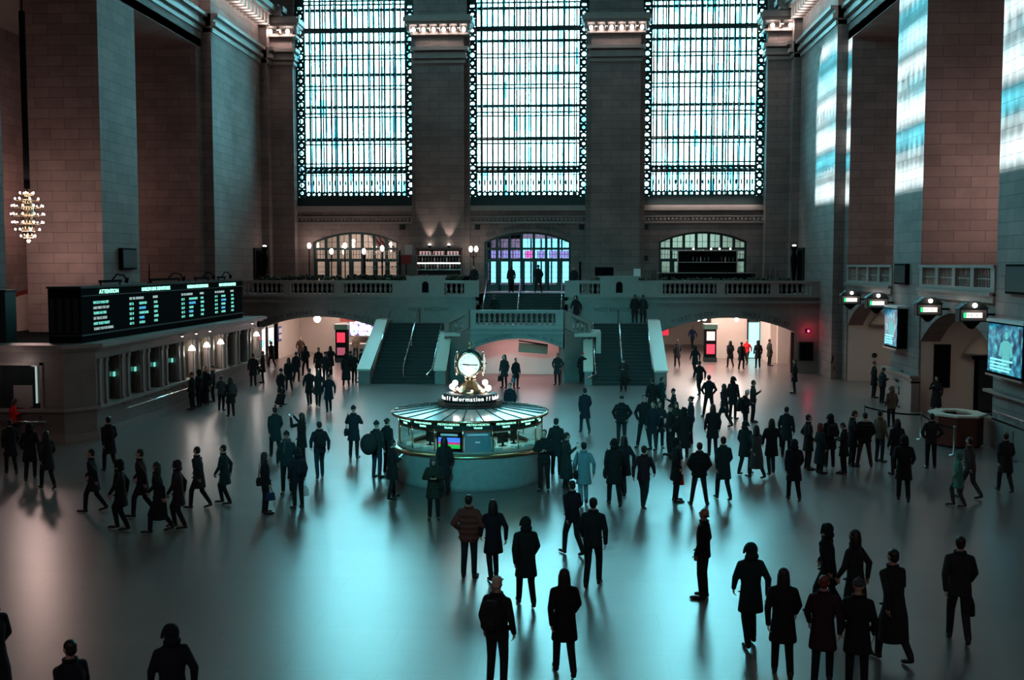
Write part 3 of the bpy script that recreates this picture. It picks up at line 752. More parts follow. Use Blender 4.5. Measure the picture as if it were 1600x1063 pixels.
# right arch end: red lamp, dark notice board
o = empty('exit_lamp', (13.95, 65.85, 2.55)); tag(o, 'small glowing red lamp on the wall right of the right arch', 'lamp')
MB().ell((0, -.08, 0), .07, .06, .07).build('lens', M['red_lamp'], o); MB().box(-.12, .12, 0, .14, -.1, .1).build('box', M['black'], o)
lamp('red_glow', (13.95, 65.5, 2.55), 9, (1, .03, .1), r=.08)
o = MB().box(13.45, 14.3, 65.9, 66.0, .75, 1.9).build('notice_board', M['dark']); tag(o, 'dark notice board on the wall right of the right arch', 'notice board')
MB().box(13.52, 14.23, 65.88, 65.9, .82, 1.83).build('sheet', M['black'], o)
o = MB().box(13.0, 13.2, 66.2, 66.6, 0, 2.45).build('dark_post', M['wood']); tag(o, 'dark post standing at the right end of the right arch', 'post')
# hanging green sign inside middle arch
o = empty('hanging_sign', (-2.4, 63.2, 2.02)); tag(o, 'slanting dark green sign hanging inside the middle arch', 'sign')
MB().obox((0, 0, -.38), (1.7, .08, .55), Euler((0, R(4), 0))).build('board', M['sign_green'], o); MB().obox((0, 0, -.05), (1.7, .3, .06), Euler((0, R(8), 0))).build('hood', M['black'], o)
for s_ in (-.7, .7): MB().cyl((s_, 0, 0), (s_, 0, .5), .015).build('rod', M['steel'], o)
# small red fitting beside the right arch top
o = MB().box(5.3, 5.75, 66.9, 67.0, 2.2, 2.7).build('small_notice', M['red_panel']); tag(o, 'small red lit notice at the left end of the right arch', 'notice')

# ================================================================ BALCONY LEVEL
def arch_door(k, c, lit):
    a, b = c-2.93, c+2.93; y = 74.35; f = MB()
    pts = arc_pts(a, b, 8.06, 8.74); pin = arc_pts(a+.14, b-.14, 8.0, 8.6)
    for i in range(16): f.prism([pts[i], pts[i+1], pin[i+1], pin[i]], 'y', y-.12, y+.12)
    f.box(a, a+.14, y-.12, y+.12, 4.7, 8.06).box(b-.14, b, y-.12, y+.12, 4.7, 8.06)
    for z0, z1 in ((7.62-.1, 7.62+.05), (6.72, 6.92)): f.box(a, b, y-.1, y+.1, z0, z1)
    def top(x):
        h = 2.93; r = (h*h+.68**2)/(2*.68); return 8.74-r+math.sqrt(r*r-(x-c)**2)
    n = 7
    for i in range(1, n):
        x = a+5.86*i/n; f.box(x-.09, x+.09, y-.11, y+.11, 4.7, top(x))
    root = f.build('door_%d' % k, M['iron']); struct(root)
    g = MB()
    for i in range(n):
        x = a+5.86*(i+.5)/n
        g.box(x-.012, x+.012, y-.05, y+.05, 6.9, top(x)-.05); g.box(a+5.86*i/n, a+5.86*(i+1)/n, y-.05, y+.05, 8.05, 8.075)
        for z in (7.2,): g.box(a+5.86*i/n, a+5.86*(i+1)/n, y-.05, y+.05, z, z+.025)
        for q in (-.2, .2): g.box(x+q-.01, x+q+.01, y-.05, y+.05, 6.9, 7.55)
        for z in (5.6, 6.0, 6.35): g.box(a+5.86*i/n, a+5.86*(i+1)/n, y-.05, y+.05, z, z+.02)
        g.box(a+5.86*i/n, a+5.86*(i+1)/n, y-.06, y+.06, 4.7, 5.15)
        g.box(a+5.86*i/n+.06, a+5.86*i/n+.22, y-.06, y+.06, 4.7, 6.72)
    g.build('glazing_bars', M['iron'], root)
    MB().box(a, b, y, y+.02, 5.1, 8.7).build('glass', M['door_glass' if k == 2 else 'clear'], root)
arch_door(1, WC[0], 0); arch_door(2, WC[1], 1); arch_door(3, WC[2], 0)
# rooms behind the doors
for c, mcol in ((WC[0], 'plaster'), (WC[1], 'plaster'), (WC[2], 'plaster')):
    r = MB().box(c-3.6, c-3.4, 75.1, 80, 4.3, 10.3).box(c+3.4, c+3.6, 75.1, 80, 4.3, 10.3).box(c-3.6, c+3.6, 75.1, 80.2, 10.0, 10.3)
    if c != WC[1]: r.box(c-3.6, c+3.6, 80, 80.2, 4.3, 10.3)
    else: r.box(c-3.6, c+3.6, 80, 80.2, 4.3, 5.2).box(c-3.6, c+3.6, 80, 80.2, 6.85, 7.0).box(c-3.6, c-3.0, 80, 80.2, 4.3, 10.3).box(c+3.0, c+3.6, 80, 80.2, 4.3, 10.3).box(c-3.6, c+3.6, 80, 80.2, 8.4, 10.3).box(c-3.6, c-.6, 80, 80.2, 7, 10.3)
    struct(r.build('wall_vestibule', M[mcol]))
g = MB()
for i in range(9): g.box(WC[1]-3+6*i/8-.06, WC[1]-3+6*i/8+.06, 79.95, 80.05, 5.2, 8.4)
struct(g.build('window_9', M['iron']))
portal('window_portal', (WC[1], 79.9, 6.8), (R(-90), 0, 0), 6, 3.2)
lamp('vestibule_light', (WC[0], 77.6, 9.6), 300, (1, .74, .68), kind='AREA', sx=4, sy=2)
lamp('vestibule_light', (WC[1], 77.6, 9.7), 2200, (.8, .6, 1), kind='AREA', sx=4, sy=2)
lamp('vestibule_light', (WC[2], 77.6, 9.6), 330, (.55, .95, .95), kind='AREA', sx=4, sy=2)
for i, x in enumerate((-5.6, -4.8, -4.0, -3.2, -2.35, -1.5, -.75)):
    o = MB().box(x-.33, x+.33, 77.4, 77.45, 7.0, 7.5).build('transom_display', M['pink_hot' if i == 3 else 'violet_dim'])
    tag(o, 'lit panel behind the glass above the middle doors', 'panel', 'lit panels above the middle doors')
    if i == 3: o['label'] = 'pink lit panel in the centre above the middle doors'; del o['group']
for x, lab in ((-12.0+.25, 'right of the left doorway'), (-6.9+.3, 'left of the middle doorway'), (.45, 'right of the middle doorway'), (4.75, 'upper left of the right doorway')):
    o = empty('wall_speaker', (x, 73.85, 9.05)); tag(o, 'small square black speaker box on the stone %s' % lab, 'speaker')
    MB().box(-.16, .16, 0, .15, -.16, .16).build('case', M['black'], o); MB().box(-.13, .13, -.012, 0, -.13, .13).build('grille', M['dark'], o)
o = empty('wall_speaker', (4.75, 73.85, 6.95)); tag(o, 'small square black speaker box low down left of the right doorway', 'speaker')
MB().box(-.16, .16, 0, .15, -.16, .16).build('case', M['black'], o); MB().box(-.13, .13, -.012, 0, -.13, .13).build('grille', M['dark'], o)
# warm light line under right window ledge
lamp('ledge_light', (8.6, 73.45, 10.75), 40, (1, .82, .76), kind='AREA', rot=(R(35), 0, 0), sx=7, sy=.1)

# gallery lamps
def globe_post(label, x, y, h, n=1, grp=None):
    o = empty('globe_lamp_post', (x, y, 4.7)); tag(o, label, 'lamp', grp)
    MB().lathe([(.16, 0), (.16, .1), (.06, .18), (.04, .3), (.035, h-.1)], n=10).build('pole', M['black'], o)
    for i in range(n):
        dx = 0 if n == 1 else (-.18 if i == 0 else .18)
        if n > 1: MB().tube([(0, 0, h-.5), (dx, 0, h-.35), (dx, 0, h-.05)], .025, 6).build('arm', M['black'], o)
        MB().ell((dx, 0, h+.1), .13, .13, .2).build('globe', M['globe'], o)
    lamp('globe_light', (0, 0, h+.45), 14, (1, .8, .7), r=.15, parent=o)
globe_post('globe lamp post at the left end of the left doorway', -18.0, 73.2, 3.0)
globe_post('globe lamp post in front of the middle of the left doorway', -15.5, 73.0, 3.0)
globe_post('low globe lamp left of centre in the left doorway', -16.3, 72.4, 2.6)
globe_post('low globe lamp right of centre in the left doorway', -14.1, 72.4, 2.6)
globe_post('globe lamp at the right part of the left doorway', -12.9, 72.6, 2.8)
globe_post('pair of globes on two posts left of the bright middle doors', -6.75, 72.6, 2.75, 2)
# restaurant bar on the left
o = empty('back_bar', (-9.1, 72.7, 4.7)); tag(o, 'lit back bar with mirrored shelves in front of the left pilaster', 'bar')
MB().box(-1.55, 1.55, 0, .45, 0, 1.0).build('cabinet', M['wood'], o); MB().box(-1.55, -1.45, 0, .45, 1, 2.9).box(1.45, 1.55, 0, .45, 1, 2.9).box(-1.6, 1.6, 0, .45, 2.82, 2.95).build('frame', M['wood'], o)
for z in (1.45, 1.95, 2.4): MB().box(-1.45, 1.45, .05, .42, z, z+.04).build('shelf', M['steel'], o)
MB().box(-1.45, 1.45, .42, .44, 1, 2.8).build('mirror', M['glass_dark'], o)
for i in range(3): MB().box(-1.35+i*.95, -.6+i*.95, .3, .33, 2.46, 2.72).build('lit_panel', M['pink_panel'], o)
MB().box(-1.45, 1.45, .1, .14, 1.88, 1.93).build('light_strip', M['globe'], o)
lamp('bar_light', (-9.1, 72.4, 7.3), 10, (1, .75, .68), kind='AREA', sx=2.5, sy=.3)
for x, s_ in ((-9.75, 'left'), (-8.45, 'right')):
    u = empty('uplight', (x, 73.0, 7.66)); tag(u, '%s of the two small uplights on top of the back bar' % s_, 'lamp')
    MB().lathe([(.05, 0), (.09, .05), (.11, .16)], n=10).build('cup', M['black'], u); MB().ell((0, 0, .18), .08, .08, .07).build('bulb', M['bulb_hot'], u)
    lamp('uplight_glow', (0, -.10, .3), 160, (1, .85, .75), kind='SPOT', rot=(R(180-7), 0, 0), r=.05, parent=u, spot=55)
bm_ = MB().lathe([(.045, 0), (.045, .2), (.018, .26), (.018, .34)], n=8).mesh('bottle')
bcols = [pbr('bottle_%d' % i, c, .1, 0, .9) for i, c in enumerate([(.02, .08, .03), (.1, .03, .01), (.3, .35, .33), (.02, .02, .02)])]
grp_lab = ['on the lowest shelf', 'on the middle shelf', 'on the top shelf', 'on top']
for j, z in enumerate((1.49, 1.99, 2.44)):
    for i in range(14):
        b = link('bottle', bm_); b.data = bm_
        if not bm_.materials: bm_.materials.append(bcols[0])
        b.material_slots[0].link = 'OBJECT'; b.material_slots[0].material = bcols[(i*7+j*3) % 4]
        b.location = (-9.1-1.35+i*.208, 72.7+.22, 4.7+z); b.scale = (1, 1, .95 if z < 2.4 else .9)
        tag(b, 'small bottle standing %s of the lit back bar' % grp_lab[j], 'bottle', 'bottles %s of the back bar' % grp_lab[j])
o = empty('bar_counter', (-12.7, 71.3, 4.7)); tag(o, 'long dark bar counter in front of the left doorway', 'bar')
MB().box(-1.9, 6.0, 0, .6, 0, 1.05).build('front', M['black'], o); MB().box(-2.0, 6.1, -.08, .68, 1.05, 1.12).build('top', M['wood'], o)
MB().tube([(-1.9, -.2, .25), (6.0, -.2, .25)], .025).build('foot_rail', M['brass'], o)
o = empty('planter_hedge', (-19.5, 69.5, 4.7)); tag(o, 'long low dark planter along the gallery behind the left balustrade', 'planter')
MB().box(-1.2, 12.5, 0, .6, 0, .75).build('trough', M['black'], o)
mb = MB()
for i in range(150): mb.ell((-1.1+13.5*i/150, .3+random.uniform(-.2, .2), .85+random.uniform(-.08, .25)), .14, .14, .12, 6, 4)
f = mb.build('foliage', M['leaf'], o); f['kind'] = 'stuff'
# back shelf with glasses right of the left doorway
o = empty('glass_rack', (-13.0, 73.0, 4.7)); tag(o, 'dark rack of glasses in the right half of the left doorway', 'shelf')
for x in (-1.2, 0, 1.2): MB().box(x-.03, x+.03, 0, .3, 0, 2.75).build('post', M['black'], o)
for z in (1.5, 2.0, 2.5): MB().box(-1.2, 1.2, 0, .3, z, z+.03).build('shelf', M['steel'], o)
gl = MB().lathe([(.03, 0), (.008, .02), (.008, .08), (.035, .12), (.03, .2)], n=8).mesh('wine_glass'); gl.materials.append(M['steel'])
for j, z in enumerate((1.53, 2.03, 2.53)):
    for i in range(12):
        b = link('wine_glass', gl, None, (-13.0-1.1+i*.2, 73.15, 4.7+z)); tag(b, 'wine glass %s shelf of the dark rack' % ['on the lowest', 'on the middle', 'on the top'][j], 'glass', 'wine glasses %s shelf of the rack' % ['on the lowest', 'on the middle', 'on the top'][j])
o = empty('red_sign', (-11.4, 73.3, 6.55)); tag(o, 'small dull red sign left of the lit back bar', 'sign'); MB().box(-.35, .35, 0, .08, 0, .6).build('board', pbr('dull_red', (.35, .01, .015)), o); MB().cyl((0, .04, -1.85), (0, .04, 0), .03).build('post', M['black'], o)
o = empty('framed_notice', (-11.3, 73.9, 7.5)); tag(o, 'pale grey notice on the stone right of the left doorway', 'notice'); MB().box(-.25, .25, 0, .06, -.3, .35).build('frame', M['steel'], o); MB().box(-.21, .21, -.01, 0, -.26, .31).build('sheet', pbr('grey_sheet', (.3, .28, .3)), o)
# flag cloth hung in the left fanlight
o = empty('hanging_flag', (-13.3, 77, 8.2)); tag(o, 'striped cloth hanging behind the right panes of the left fanlight', 'flag')
for i in range(7): MB().obox((-.9+.2*i, 0, -.05*i), (.17, .03, 1.3), Euler((0, R(-35), 0))).build('stripe', pbr('flag_%d' % i, (.5, .03, .04) if i % 2 else (.55, .5, .5)), o)
# dark bar structure on the right
o = empty('bar_stand', (8.75, 71.8, 4.7)); tag(o, 'black framed bar stand in front of the right doorway', 'bar')
MB().box(-3.2, 3.0, 0, .7, 0, 1.25).build('counter', M['black'], o); MB().box(-3.3, 3.1, -.06, .76, 1.25, 1.3).build('counter_top', M['steel'], o)
for x in (-2.0, 1.85): MB().box(x-.04, x+.04, .3, .4, 1.3, 2.75).build('post', M['steel'], o)
MB().box(-2.4, 2.3, .25, .45, 2.7, 2.78).build('top_beam', M['steel'], o)
for z in (1.95,): MB().box(-2.0, 1.85, .25, .5, z, z+.04).build('shelf', M['steel'], o)
MB().box(-2.0, 1.85, .52, .56, 1.3, 2.7).build('back_panel', M['black'], o)
for x in (-1.0, 0.15, .7, 1.4): MB().ell((x, .2, 2.84), .05, .05, .05).build('spotlight', M['bulb_hot'], o)
for i in range(10):
    b = link('bottle', bm_, None, (8.75-1.0+i*.25+(0.6 if i > 4 else 0), 72.15, 4.7+1.99)); tag(b, 'bottle on the single shelf of the black framed bar stand', 'bottle', 'bottles on the black bar stand')
    b.material_slots[0].link = 'OBJECT'; b.material_slots[0].material = bcols[i % 4]
for x, lab, w_, h_ in ((4.1, 'black flat box lying on the gallery wall ledge', 1.0, .6), ):
    o = empty('black_screen', (1.2+.7, 70.5, 4.7)); tag(o, 'black display panel behind the right stone block', 'display'); MB().box(-.6, .6, 0, .1, 1.1, 1.65).build('panel', M['black'], o); MB().cyl((0, .05, 0), (0, .05, 1.1), .05).build('stand', M['black'], o)
o = empty('white_menu_board', (4.0, 70.3, 4.7)); tag(o, 'small white menu board behind the right balustrade', 'sign'); MB().box(-.22, .22, 0, .05, .85, 1.55).build('board', M['white'], o); MB().cyl((0, .02, 0), (0, .02, .85), .03).build('stand', M['steel'], o)
o = empty('slim_post', (.35, 71.5, 4.7)); tag(o, 'slim dark post right of the bright middle doors', 'post'); MB().cyl((0, 0, 0), (0, 0, 2.0), .07).build('shaft', M['black'], o); MB().cyl((0, 0, 0), (0, 0, .05), .2).build('foot', M['black'], o)
for x, lab in ((5.7, 'left'), (12.2, 'right')):
    o = empty('reed_planter', (x, 70.8, 4.7)); tag(o, 'planter of dark upright reeds at the %s of the black bar stand' % lab, 'planter')
    MB().box(-.9, .9, -.2, .3, 0, .7).build('trough', M['black'], o); mb = MB()
    for i in range(26):
        px = random.uniform(-.85, .85); mb.cyl((px, 0, .65), (px+random.uniform(-.12, .12), random.uniform(-.1, .1), random.uniform(1.3, 2.0)), .018, .006, 5)
    f = mb.build('reeds', M['leaf'], o); f['kind'] = 'stuff'
o = empty('planter_hedge', (1.0, 68.6, 4.7)); tag(o, 'long low dark planter along the gallery behind the right balustrade', 'planter')
MB().box(0, 12.6, 0, .5, 0, .7).build('trough', M['black'], o); mb = MB()
for i in range(130): mb.ell((12.5*i/130, .25+random.uniform(-.2, .2), .78+random.uniform(-.06, .16)), .13, .13, .1, 6, 4)
f = mb.build('foliage', M['leaf'], o); f['kind'] = 'stuff'
# side doors and torch lamps at the gallery ends
for side, lab in ((-1, 'left'), (1, 'right')):
    xf = SX(side, 17.8); o = MB().box(min(xf, xf-side*.12), max(xf, xf-side*.12), 70.3, 72.1, 4.7, 7.6).build('door_%d' % (6 if side < 0 else 7), M['dark']); struct(o)
    MB().box(min(xf-side*.12, xf-side*.16), max(xf-side*.12, xf-side*.16), 70.5, 71.9, 4.8, 7.4).build('door_leaf', M['black'], o)
    t = empty('torch_lamp', (xf-side*.5, 71.2, 4.7)); tag(t, 'tall dark torch stand with an uplight at the %s end of the gallery' % lab, 'lamp')
    MB().lathe([(.3, 0), (.3, .1), (.12, .2), (.09, .8), (.16, 1.5), (.22, 2.2), (.1, 2.6), (.2, 2.9), (.24, 3.0)], n=12).build('stand', M['black'], t)
    MB().ell((0, 0, 3.02), .12, .12, .08).build('bulb', M['globe'], t)
    lamp('torch_light', (0, 0, 3.2), 55 if side > 0 else 25, (1, .88, .82), kind='SPOT', rot=(R(180), 0, 0), r=.1, parent=t, spot=60)

# ================================================================ SIDE AISLES
def chandelier(label, x, y, z, ztop=19.0, grp=None, e=900):
    o = empty('chandelier', (x, y, z)); tag(o, label, 'chandelier', grp)
    mb = MB(); bb = []
    tiers = [(.28, 1.05), (.48, .8), (.62, .5), (.66, .15), (.62, -.2), (.5, -.5), (.3, -.78)]
    core = MB().lathe([(.04, -1.0), (.16, -.85), (.25, -.4), (.3, .1), (.24, .6), (.12, 1.0), (.06, 1.2)], n=12)
    core.build('core', M['gold'], o)
    for r, dz in tiers:
        mb.tube([(r*math.cos(2*PI*i/20), r*math.sin(2*PI*i/20), dz) for i in range(21)], .025, 5)
        n = max(5, int(r*15))
        for i in range(n): bb.append((r*math.cos(2*PI*i/n), r*math.sin(2*PI*i/n), dz+.07))
        for i in range(4): mb.tube([(0.15*math.cos(PI/2*i), .15*math.sin(PI/2*i), dz), (r*math.cos(PI/2*i), r*math.sin(PI/2*i), dz)], .018, 4)
    mb.build('ring_frame', M['gold'], o)
    me = MB().ell((0, 0, 0), .04, .04, .05, 8, 5).mesh('bulb'); me.materials.append(M['bulb'])
    for p in bb[:96]: link('bulb', me, o, p)
    MB().tube([(0, 0, 1.2), (0, 0, ztop-z)], .035, 6).build('chain', M['black'], o)
    MB().cyl((0, 0, 1.3), (0, 0, ztop-z-1.8), .13, n=10).build('cable_sleeve', M['black'], o)
    lamp('chandelier_light', (0, 0, -1.3), e, (1, .68, .62), r=.5, parent=o)
    lamp('chandelier_light', (0, 0, 1.6), e*.35, (1, .62, .52), r=.4, parent=o)
    return o
chandelier('many-tiered glowing chandelier hanging in the left aisle', -23.4, 45.6, 8.45, e=330)
chandelier('glowing chandelier half hidden behind the right-hand near pier', 18.35, 45.5, 10.8, e=300)
for x in (-27.5, 21.3):
    lamp('aisle_lamp', (x, 56.5, 9.5), 260, (1, .60, .50), r=.5)
    lamp('aisle_lamp', (x, 33, 9.5), 300, (1, .60, .50), r=.5)

# right side: gallery bridges with pierced parapets between the piers
sp_ = MB().lathe([(.05, 0), (.05, .04), (.02, .07), (.05, .2), (.055, .27), (.02, .45), (.05, .52), (.05, .56)], n=8).mesh('baluster'); sp_.materials.append(M['marble'])
for k, (a, b, lab) in enumerate(((40.3, 48.9, 'nearer'), (53.1, 61.8, 'farther'))):
    struct(MB().box(15.1, 23.9, a, b, 5.1, 5.45).box(14.98, 15.2, a, b, 5.36, 5.5).build('floor', M['marble_face']))
    o = empty('gallery_parapet', (15.2, a, 5.5)); tag(o, 'pierced stone parapet in the %s opening of the right wall' % lab, 'parapet')
    MB().box(-.1, .35, 0, b-a, .88, 1.0).build('top_rail', M['marble'], o); MB().box(-.06, .3, 0, b-a, 0, .16).build('base', M['marble'], o)
    for i in range(5):
        y = (b-a-.4)*i/4; MB().box(-.06, .3, y, y+.4, .16, .88).build('post', M['marble'], o)
        if i < 4:
            for q in range(7):
                c = link('baluster', sp_, o, (.12, y+.4+((b-a-.4)/4-.4)*(q+.5)/7, .16)); c.scale = (1, 1, .72/.56)
            MB().box(.05, .18, y+.4, y+(b-a-.4)/4, .45, .5).build('cross_bar', M['marble'], o)
    # passage under the gallery
    ah = MB(); header(ah, 'x', a, b, 3.1, 4.55, 5.1, 15.25, 16.1); struct(ah.build('wall_right', M['stone_in']))
    struct(MB().box(21.5, 22, a-.1, b+.1, 0, 5.1).box(15.3, 21.5, b-.03, b, 0, 5.1).build('wall_right', M['plaster']))
lamp('gate_light', (17.2, 43.5, 4.6), 45, (1, .84, .72), kind='AREA', sx=2, sy=3)
lamp('gate_light', (17.2, 56.5, 4.6), 70, (1, .84, .72), kind='AREA', sx=2, sy=3)
# dark panels and doors on the lit end wall of the near passage
o = MB().box(15.85, 16.55, 48.78, 48.86, 1.1, 3.0).build('notice_board', M['black']); tag(o, 'tall black panel on the pale wall under the right gallery', 'panel')
d = MB().box(17.6, 18.7, 48.74, 48.86, 0, 2.35).box(17.5, 18.8, 48.7, 48.86, 2.35, 2.5).build('door_8', M['black']); struct(d); MB().box(17.75, 18.55, 48.7, 48.74, .1, 2.35).build('door_leaf', M['glass_dark'], d)
o = MB().cyl((16.75, 61.70, 1.45), (16.75, 61.62, 1.45), .14, n=20).build('round_plate', M['dark']); tag(o, 'round dark plate on the pale wall of the farther right passage', 'plate')
def shell_awning(label, x, y, z, r, txt=None):
    o = empty('fan_awning', (x, y, z)); tag(o, label, 'awning')
    R_ = []
    for k in range(7):
        t = k/6; rr = .08+(r-.08)*t; zz = r*1.05*(1-t**1.4)
        R_.append([(rr*math.cos(PI+PI*i/16)*1.0, rr*math.sin(PI+PI*i/16)*.8, zz) for i in range(17)])
    mb = MB()
    for k in range(6):
        for i in range(16):
            a = [R_[k][i], R_[k][i+1], R_[k+1][i+1], R_[k+1][i]]; b = [(p[0]*.97, p[1]*.97, p[2]-.04) for p in a]
            mb.add(a+b, [(0,1,2,3),(7,6,5,4),(0,4,5,1),(1,5,6,2),(2,6,7,3),(3,7,4,0)])
    mb.build('shell', M['cream'], o)
    mb = MB().tube([(r*math.cos(PI+PI*i/16), .8*r*math.sin(PI+PI*i/16), 0) for i in range(17)], .03); mb.build('rim', M['steel'], o)
    for sgn in (-1, 1): MB().tube([(sgn*r*.8, 0, .1), (sgn*r*.5, -.5*r, .2)], .02).build('bracket', M['black'], o)
    return o
shell_awning('cream fan-shaped awning over the dark door right of the black panel', 17.75, 48.6, 2.62, .72)
shell_awning('small cream fan-shaped awning in the farther right passage', 17.0, 61.5, 3.2, .6)

# gate signs with lamps
def gate_sign(label, x, y, z, word):
    o = empty('gate_sign', (x, y, z)); tag(o, label, 'sign')
    MB().box(-.5, .5, -.22, .22, -.24, .24).build('case', M['dark'], o)
    MB().box(-.45, .45, -.235, -.22, -.19, .19).build('face', M['soffit'], o)
    MB().prism([(-.55, .24), (.55, .24), (.2, .5), (-.2, .5)], 'y', -.26, .26).build('roof', M['dark'], o)
    MB().box(-.26, .30, -.245, -.235, -.09, .09).build('lit_field', M['ltr_w'], o)
    mb = MB(); text_into(mb, word, .16, face_south(.02, -.25, -.055), .004); mb.build('lettering', M['sign_green'], o)
    MB().box(-.36, -.27, -.245, -.235, -.09, .09).build('green_mark', emit('green_mark_'+word[-2:], (.02, .9, .25), 1.5), o)
    MB().ell((0, -.32, .36), .085, .085, .085).build('lamp_globe', M['globe'], o)
    MB().tube([(0, -.2, .4), (0, -.3, .45), (0, -.32, .42)], .02).build('lamp_arm', M['black'], o)
    MB().prism([(-.3, -.24), (.3, -.24), (.05, -.5), (-.05, -.5)], 'y', -.12, .12).build('under_bracket', M['black'], o)
    MB().box(.3, 15.3-x, .0, .08, -.02, .06).build('wall_arm', M['black'], o)
    lamp('sign_light', (0, -.55, .45), 3.5, (1, .88, .8), r=.1, parent=o)
gate_sign('leftmost and farthest of the four lamp-topped gate signs on the right wall', 14.4, 57.9, 4.68, 'TRACK 26')
gate_sign('second lamp-topped gate sign from the left, left of the farther lit poster', 14.4, 52.9, 4.68, 'TRACK 25')
gate_sign('third lamp-topped gate sign from the left, right of the farther lit poster', 14.4, 45.3, 4.68, 'TRACK 24')
gate_sign('nearest and largest of the lamp-topped gate signs, rightmost in the row', 14.4, 40.4, 4.68, 'TRACK 23')
for i, (y, z) in enumerate(((55.3, 4.75), (43.0, 4.6), (42.5, 4.95))):
    o = empty('exit_sign', (16.4, y, z)); tag(o, ['small green-white lit sign between the two farther gate signs', 'small green-white lit sign between the two nearer gate signs', 'small bright sign strip above the nearer pair of gate signs'][i], 'sign')
    MB().box(-.25, .25, -.03, .03, -.07, .07).build('case', M['black'], o); MB().box(-.2, .2, -.035, -.03, -.04, .04).build('lit_face', M['ltr_g'], o); MB().cyl((0, 0, .07), (0, 0, 5.1-z), .012).build('rod', M['black'], o)
# lit posters on the piers
def pier_screen(label, y0, y1, z0, z1):
    o = empty('lit_poster', (15.2, y0, z0)); tag(o, label, 'screen')
    MB().box(-.45, 0, 0, y1-y0, 0, z1-z0).build('case', M['black'], o)
    MB().box(-.5, 0, -.04, y1-y0+.04, z1-z0, z1-z0+.1).build('top_cap', M['white'], o); MB().box(-.5, 0, -.04, y1-y0+.04, -.06, 0).build('bottom_cap', M['steel'], o)
    MB().box(-.465, -.45, .08, y1-y0-.08, .1, z1-z0-.06).build('display', M['poster'], o)
    h = z1-z0; L = y1-y0
    mb = MB()   # standing figure and lines of writing on the poster
    mb.ell((-.467, L*.45, h*.77), .004, .085*L/1.6, .13, 14, 8); mb.prism([(L*.26, h*.40), (L*.30, h*.62), (L*.40, h*.68), (L*.50, h*.68), (L*.61, h*.62), (L*.66, h*.38), (L*.58, h*.36), (L*.55, h*.5), (L*.57, h*.12), (L*.48, h*.12), (L*.455, h*.36), (L*.43, h*.12), (L*.34, h*.12), (L*.36, h*.5), (L*.33, h*.38)], 'x', -.471, -.466); mb.build('figure', emit('poster_figure', (.16, .62, .60), .6), o)
    mb = MB()
    for i, (q, w_) in enumerate(((.30, .8), (.235, .62), (.17, .75), (.11, .7))): mb.box(-.472, -.467, L*(.9-.8*w_), L*.9, h*q-.03, h*q+.03)
    mb.build('caption_lines', M['cyan_panel'], o)
pier_screen('lit blue-green poster box on the farther right pier', 50.6, 52.7, 2.65, 4.5)
pier_screen('large lit blue-green poster box on the near right pier at the photo edge', 36.6, 39.7, 2.65, 4.5)
# black boxes high on the piers
for x, y0, y1, z0, z1, lab in ((15.2, 50.5, 52.3, 5.6, 6.55, 'farther right'), (15.2, 37.2, 39.0, 5.5, 6.52, 'near right'), (-21.6, 50.6, 52.3, 6.28, 7.3, 'left')):
    sg = 1 if x < 0 else -1
    o = empty('loudspeaker_box', (x, y0, z0)); tag(o, 'black loudspeaker box on the %s pier' % lab, 'speaker')
    MB().box(min(0, sg*.18), max(0, sg*.18), 0, y1-y0, 0, z1-z0).build('case', M['black'], o); MB().box(min(sg*.18, sg*.2), max(sg*.18, sg*.2), .08, y1-y0-.08, .08, z1-z0-.08).build('grille', M['dark'], o)
# pier plinths
t = MB().box(14.85, 15.2, 48.7, 53.3, 0, 1.5).box(14.75, 15.2, 48.6, 53.4, 1.5, 1.62).box(14.8, 15.2, 48.7, 53.3, 1.28, 1.36).box(14.85, 15.2, 30, 40.5, 0, 1.0).box(14.9, 15.2, 30, 40.5, 1.9, 2.0)
struct(t.build('baseboard_right', M['marble_face']))
o = empty('steel_counter_rail', (15.2, 30.2, 0)); tag(o, 'bright steel rail and ledge along the near right wall', 'rail')
MB().box(-.35, 0, 0, 9.2, 1.02, 1.08).build('ledge', M['chrome'], o); MB().tube([(-.28, 0, 1.32), (-.28, 9.2, 1.32)], .03).build('rail', M['chrome'], o)
for i in range(5): MB().cyl((-.28, .2+2.2*i, 1.08), (-.28, .2+2.2*i, 1.32), .02).build('post', M['steel'], o); 
for i in range(3): MB().box(-.3, -.05, 1.0+3.3*i, 1.2+3.3*i, 0, 1.02).build('leg', M['steel'], o)

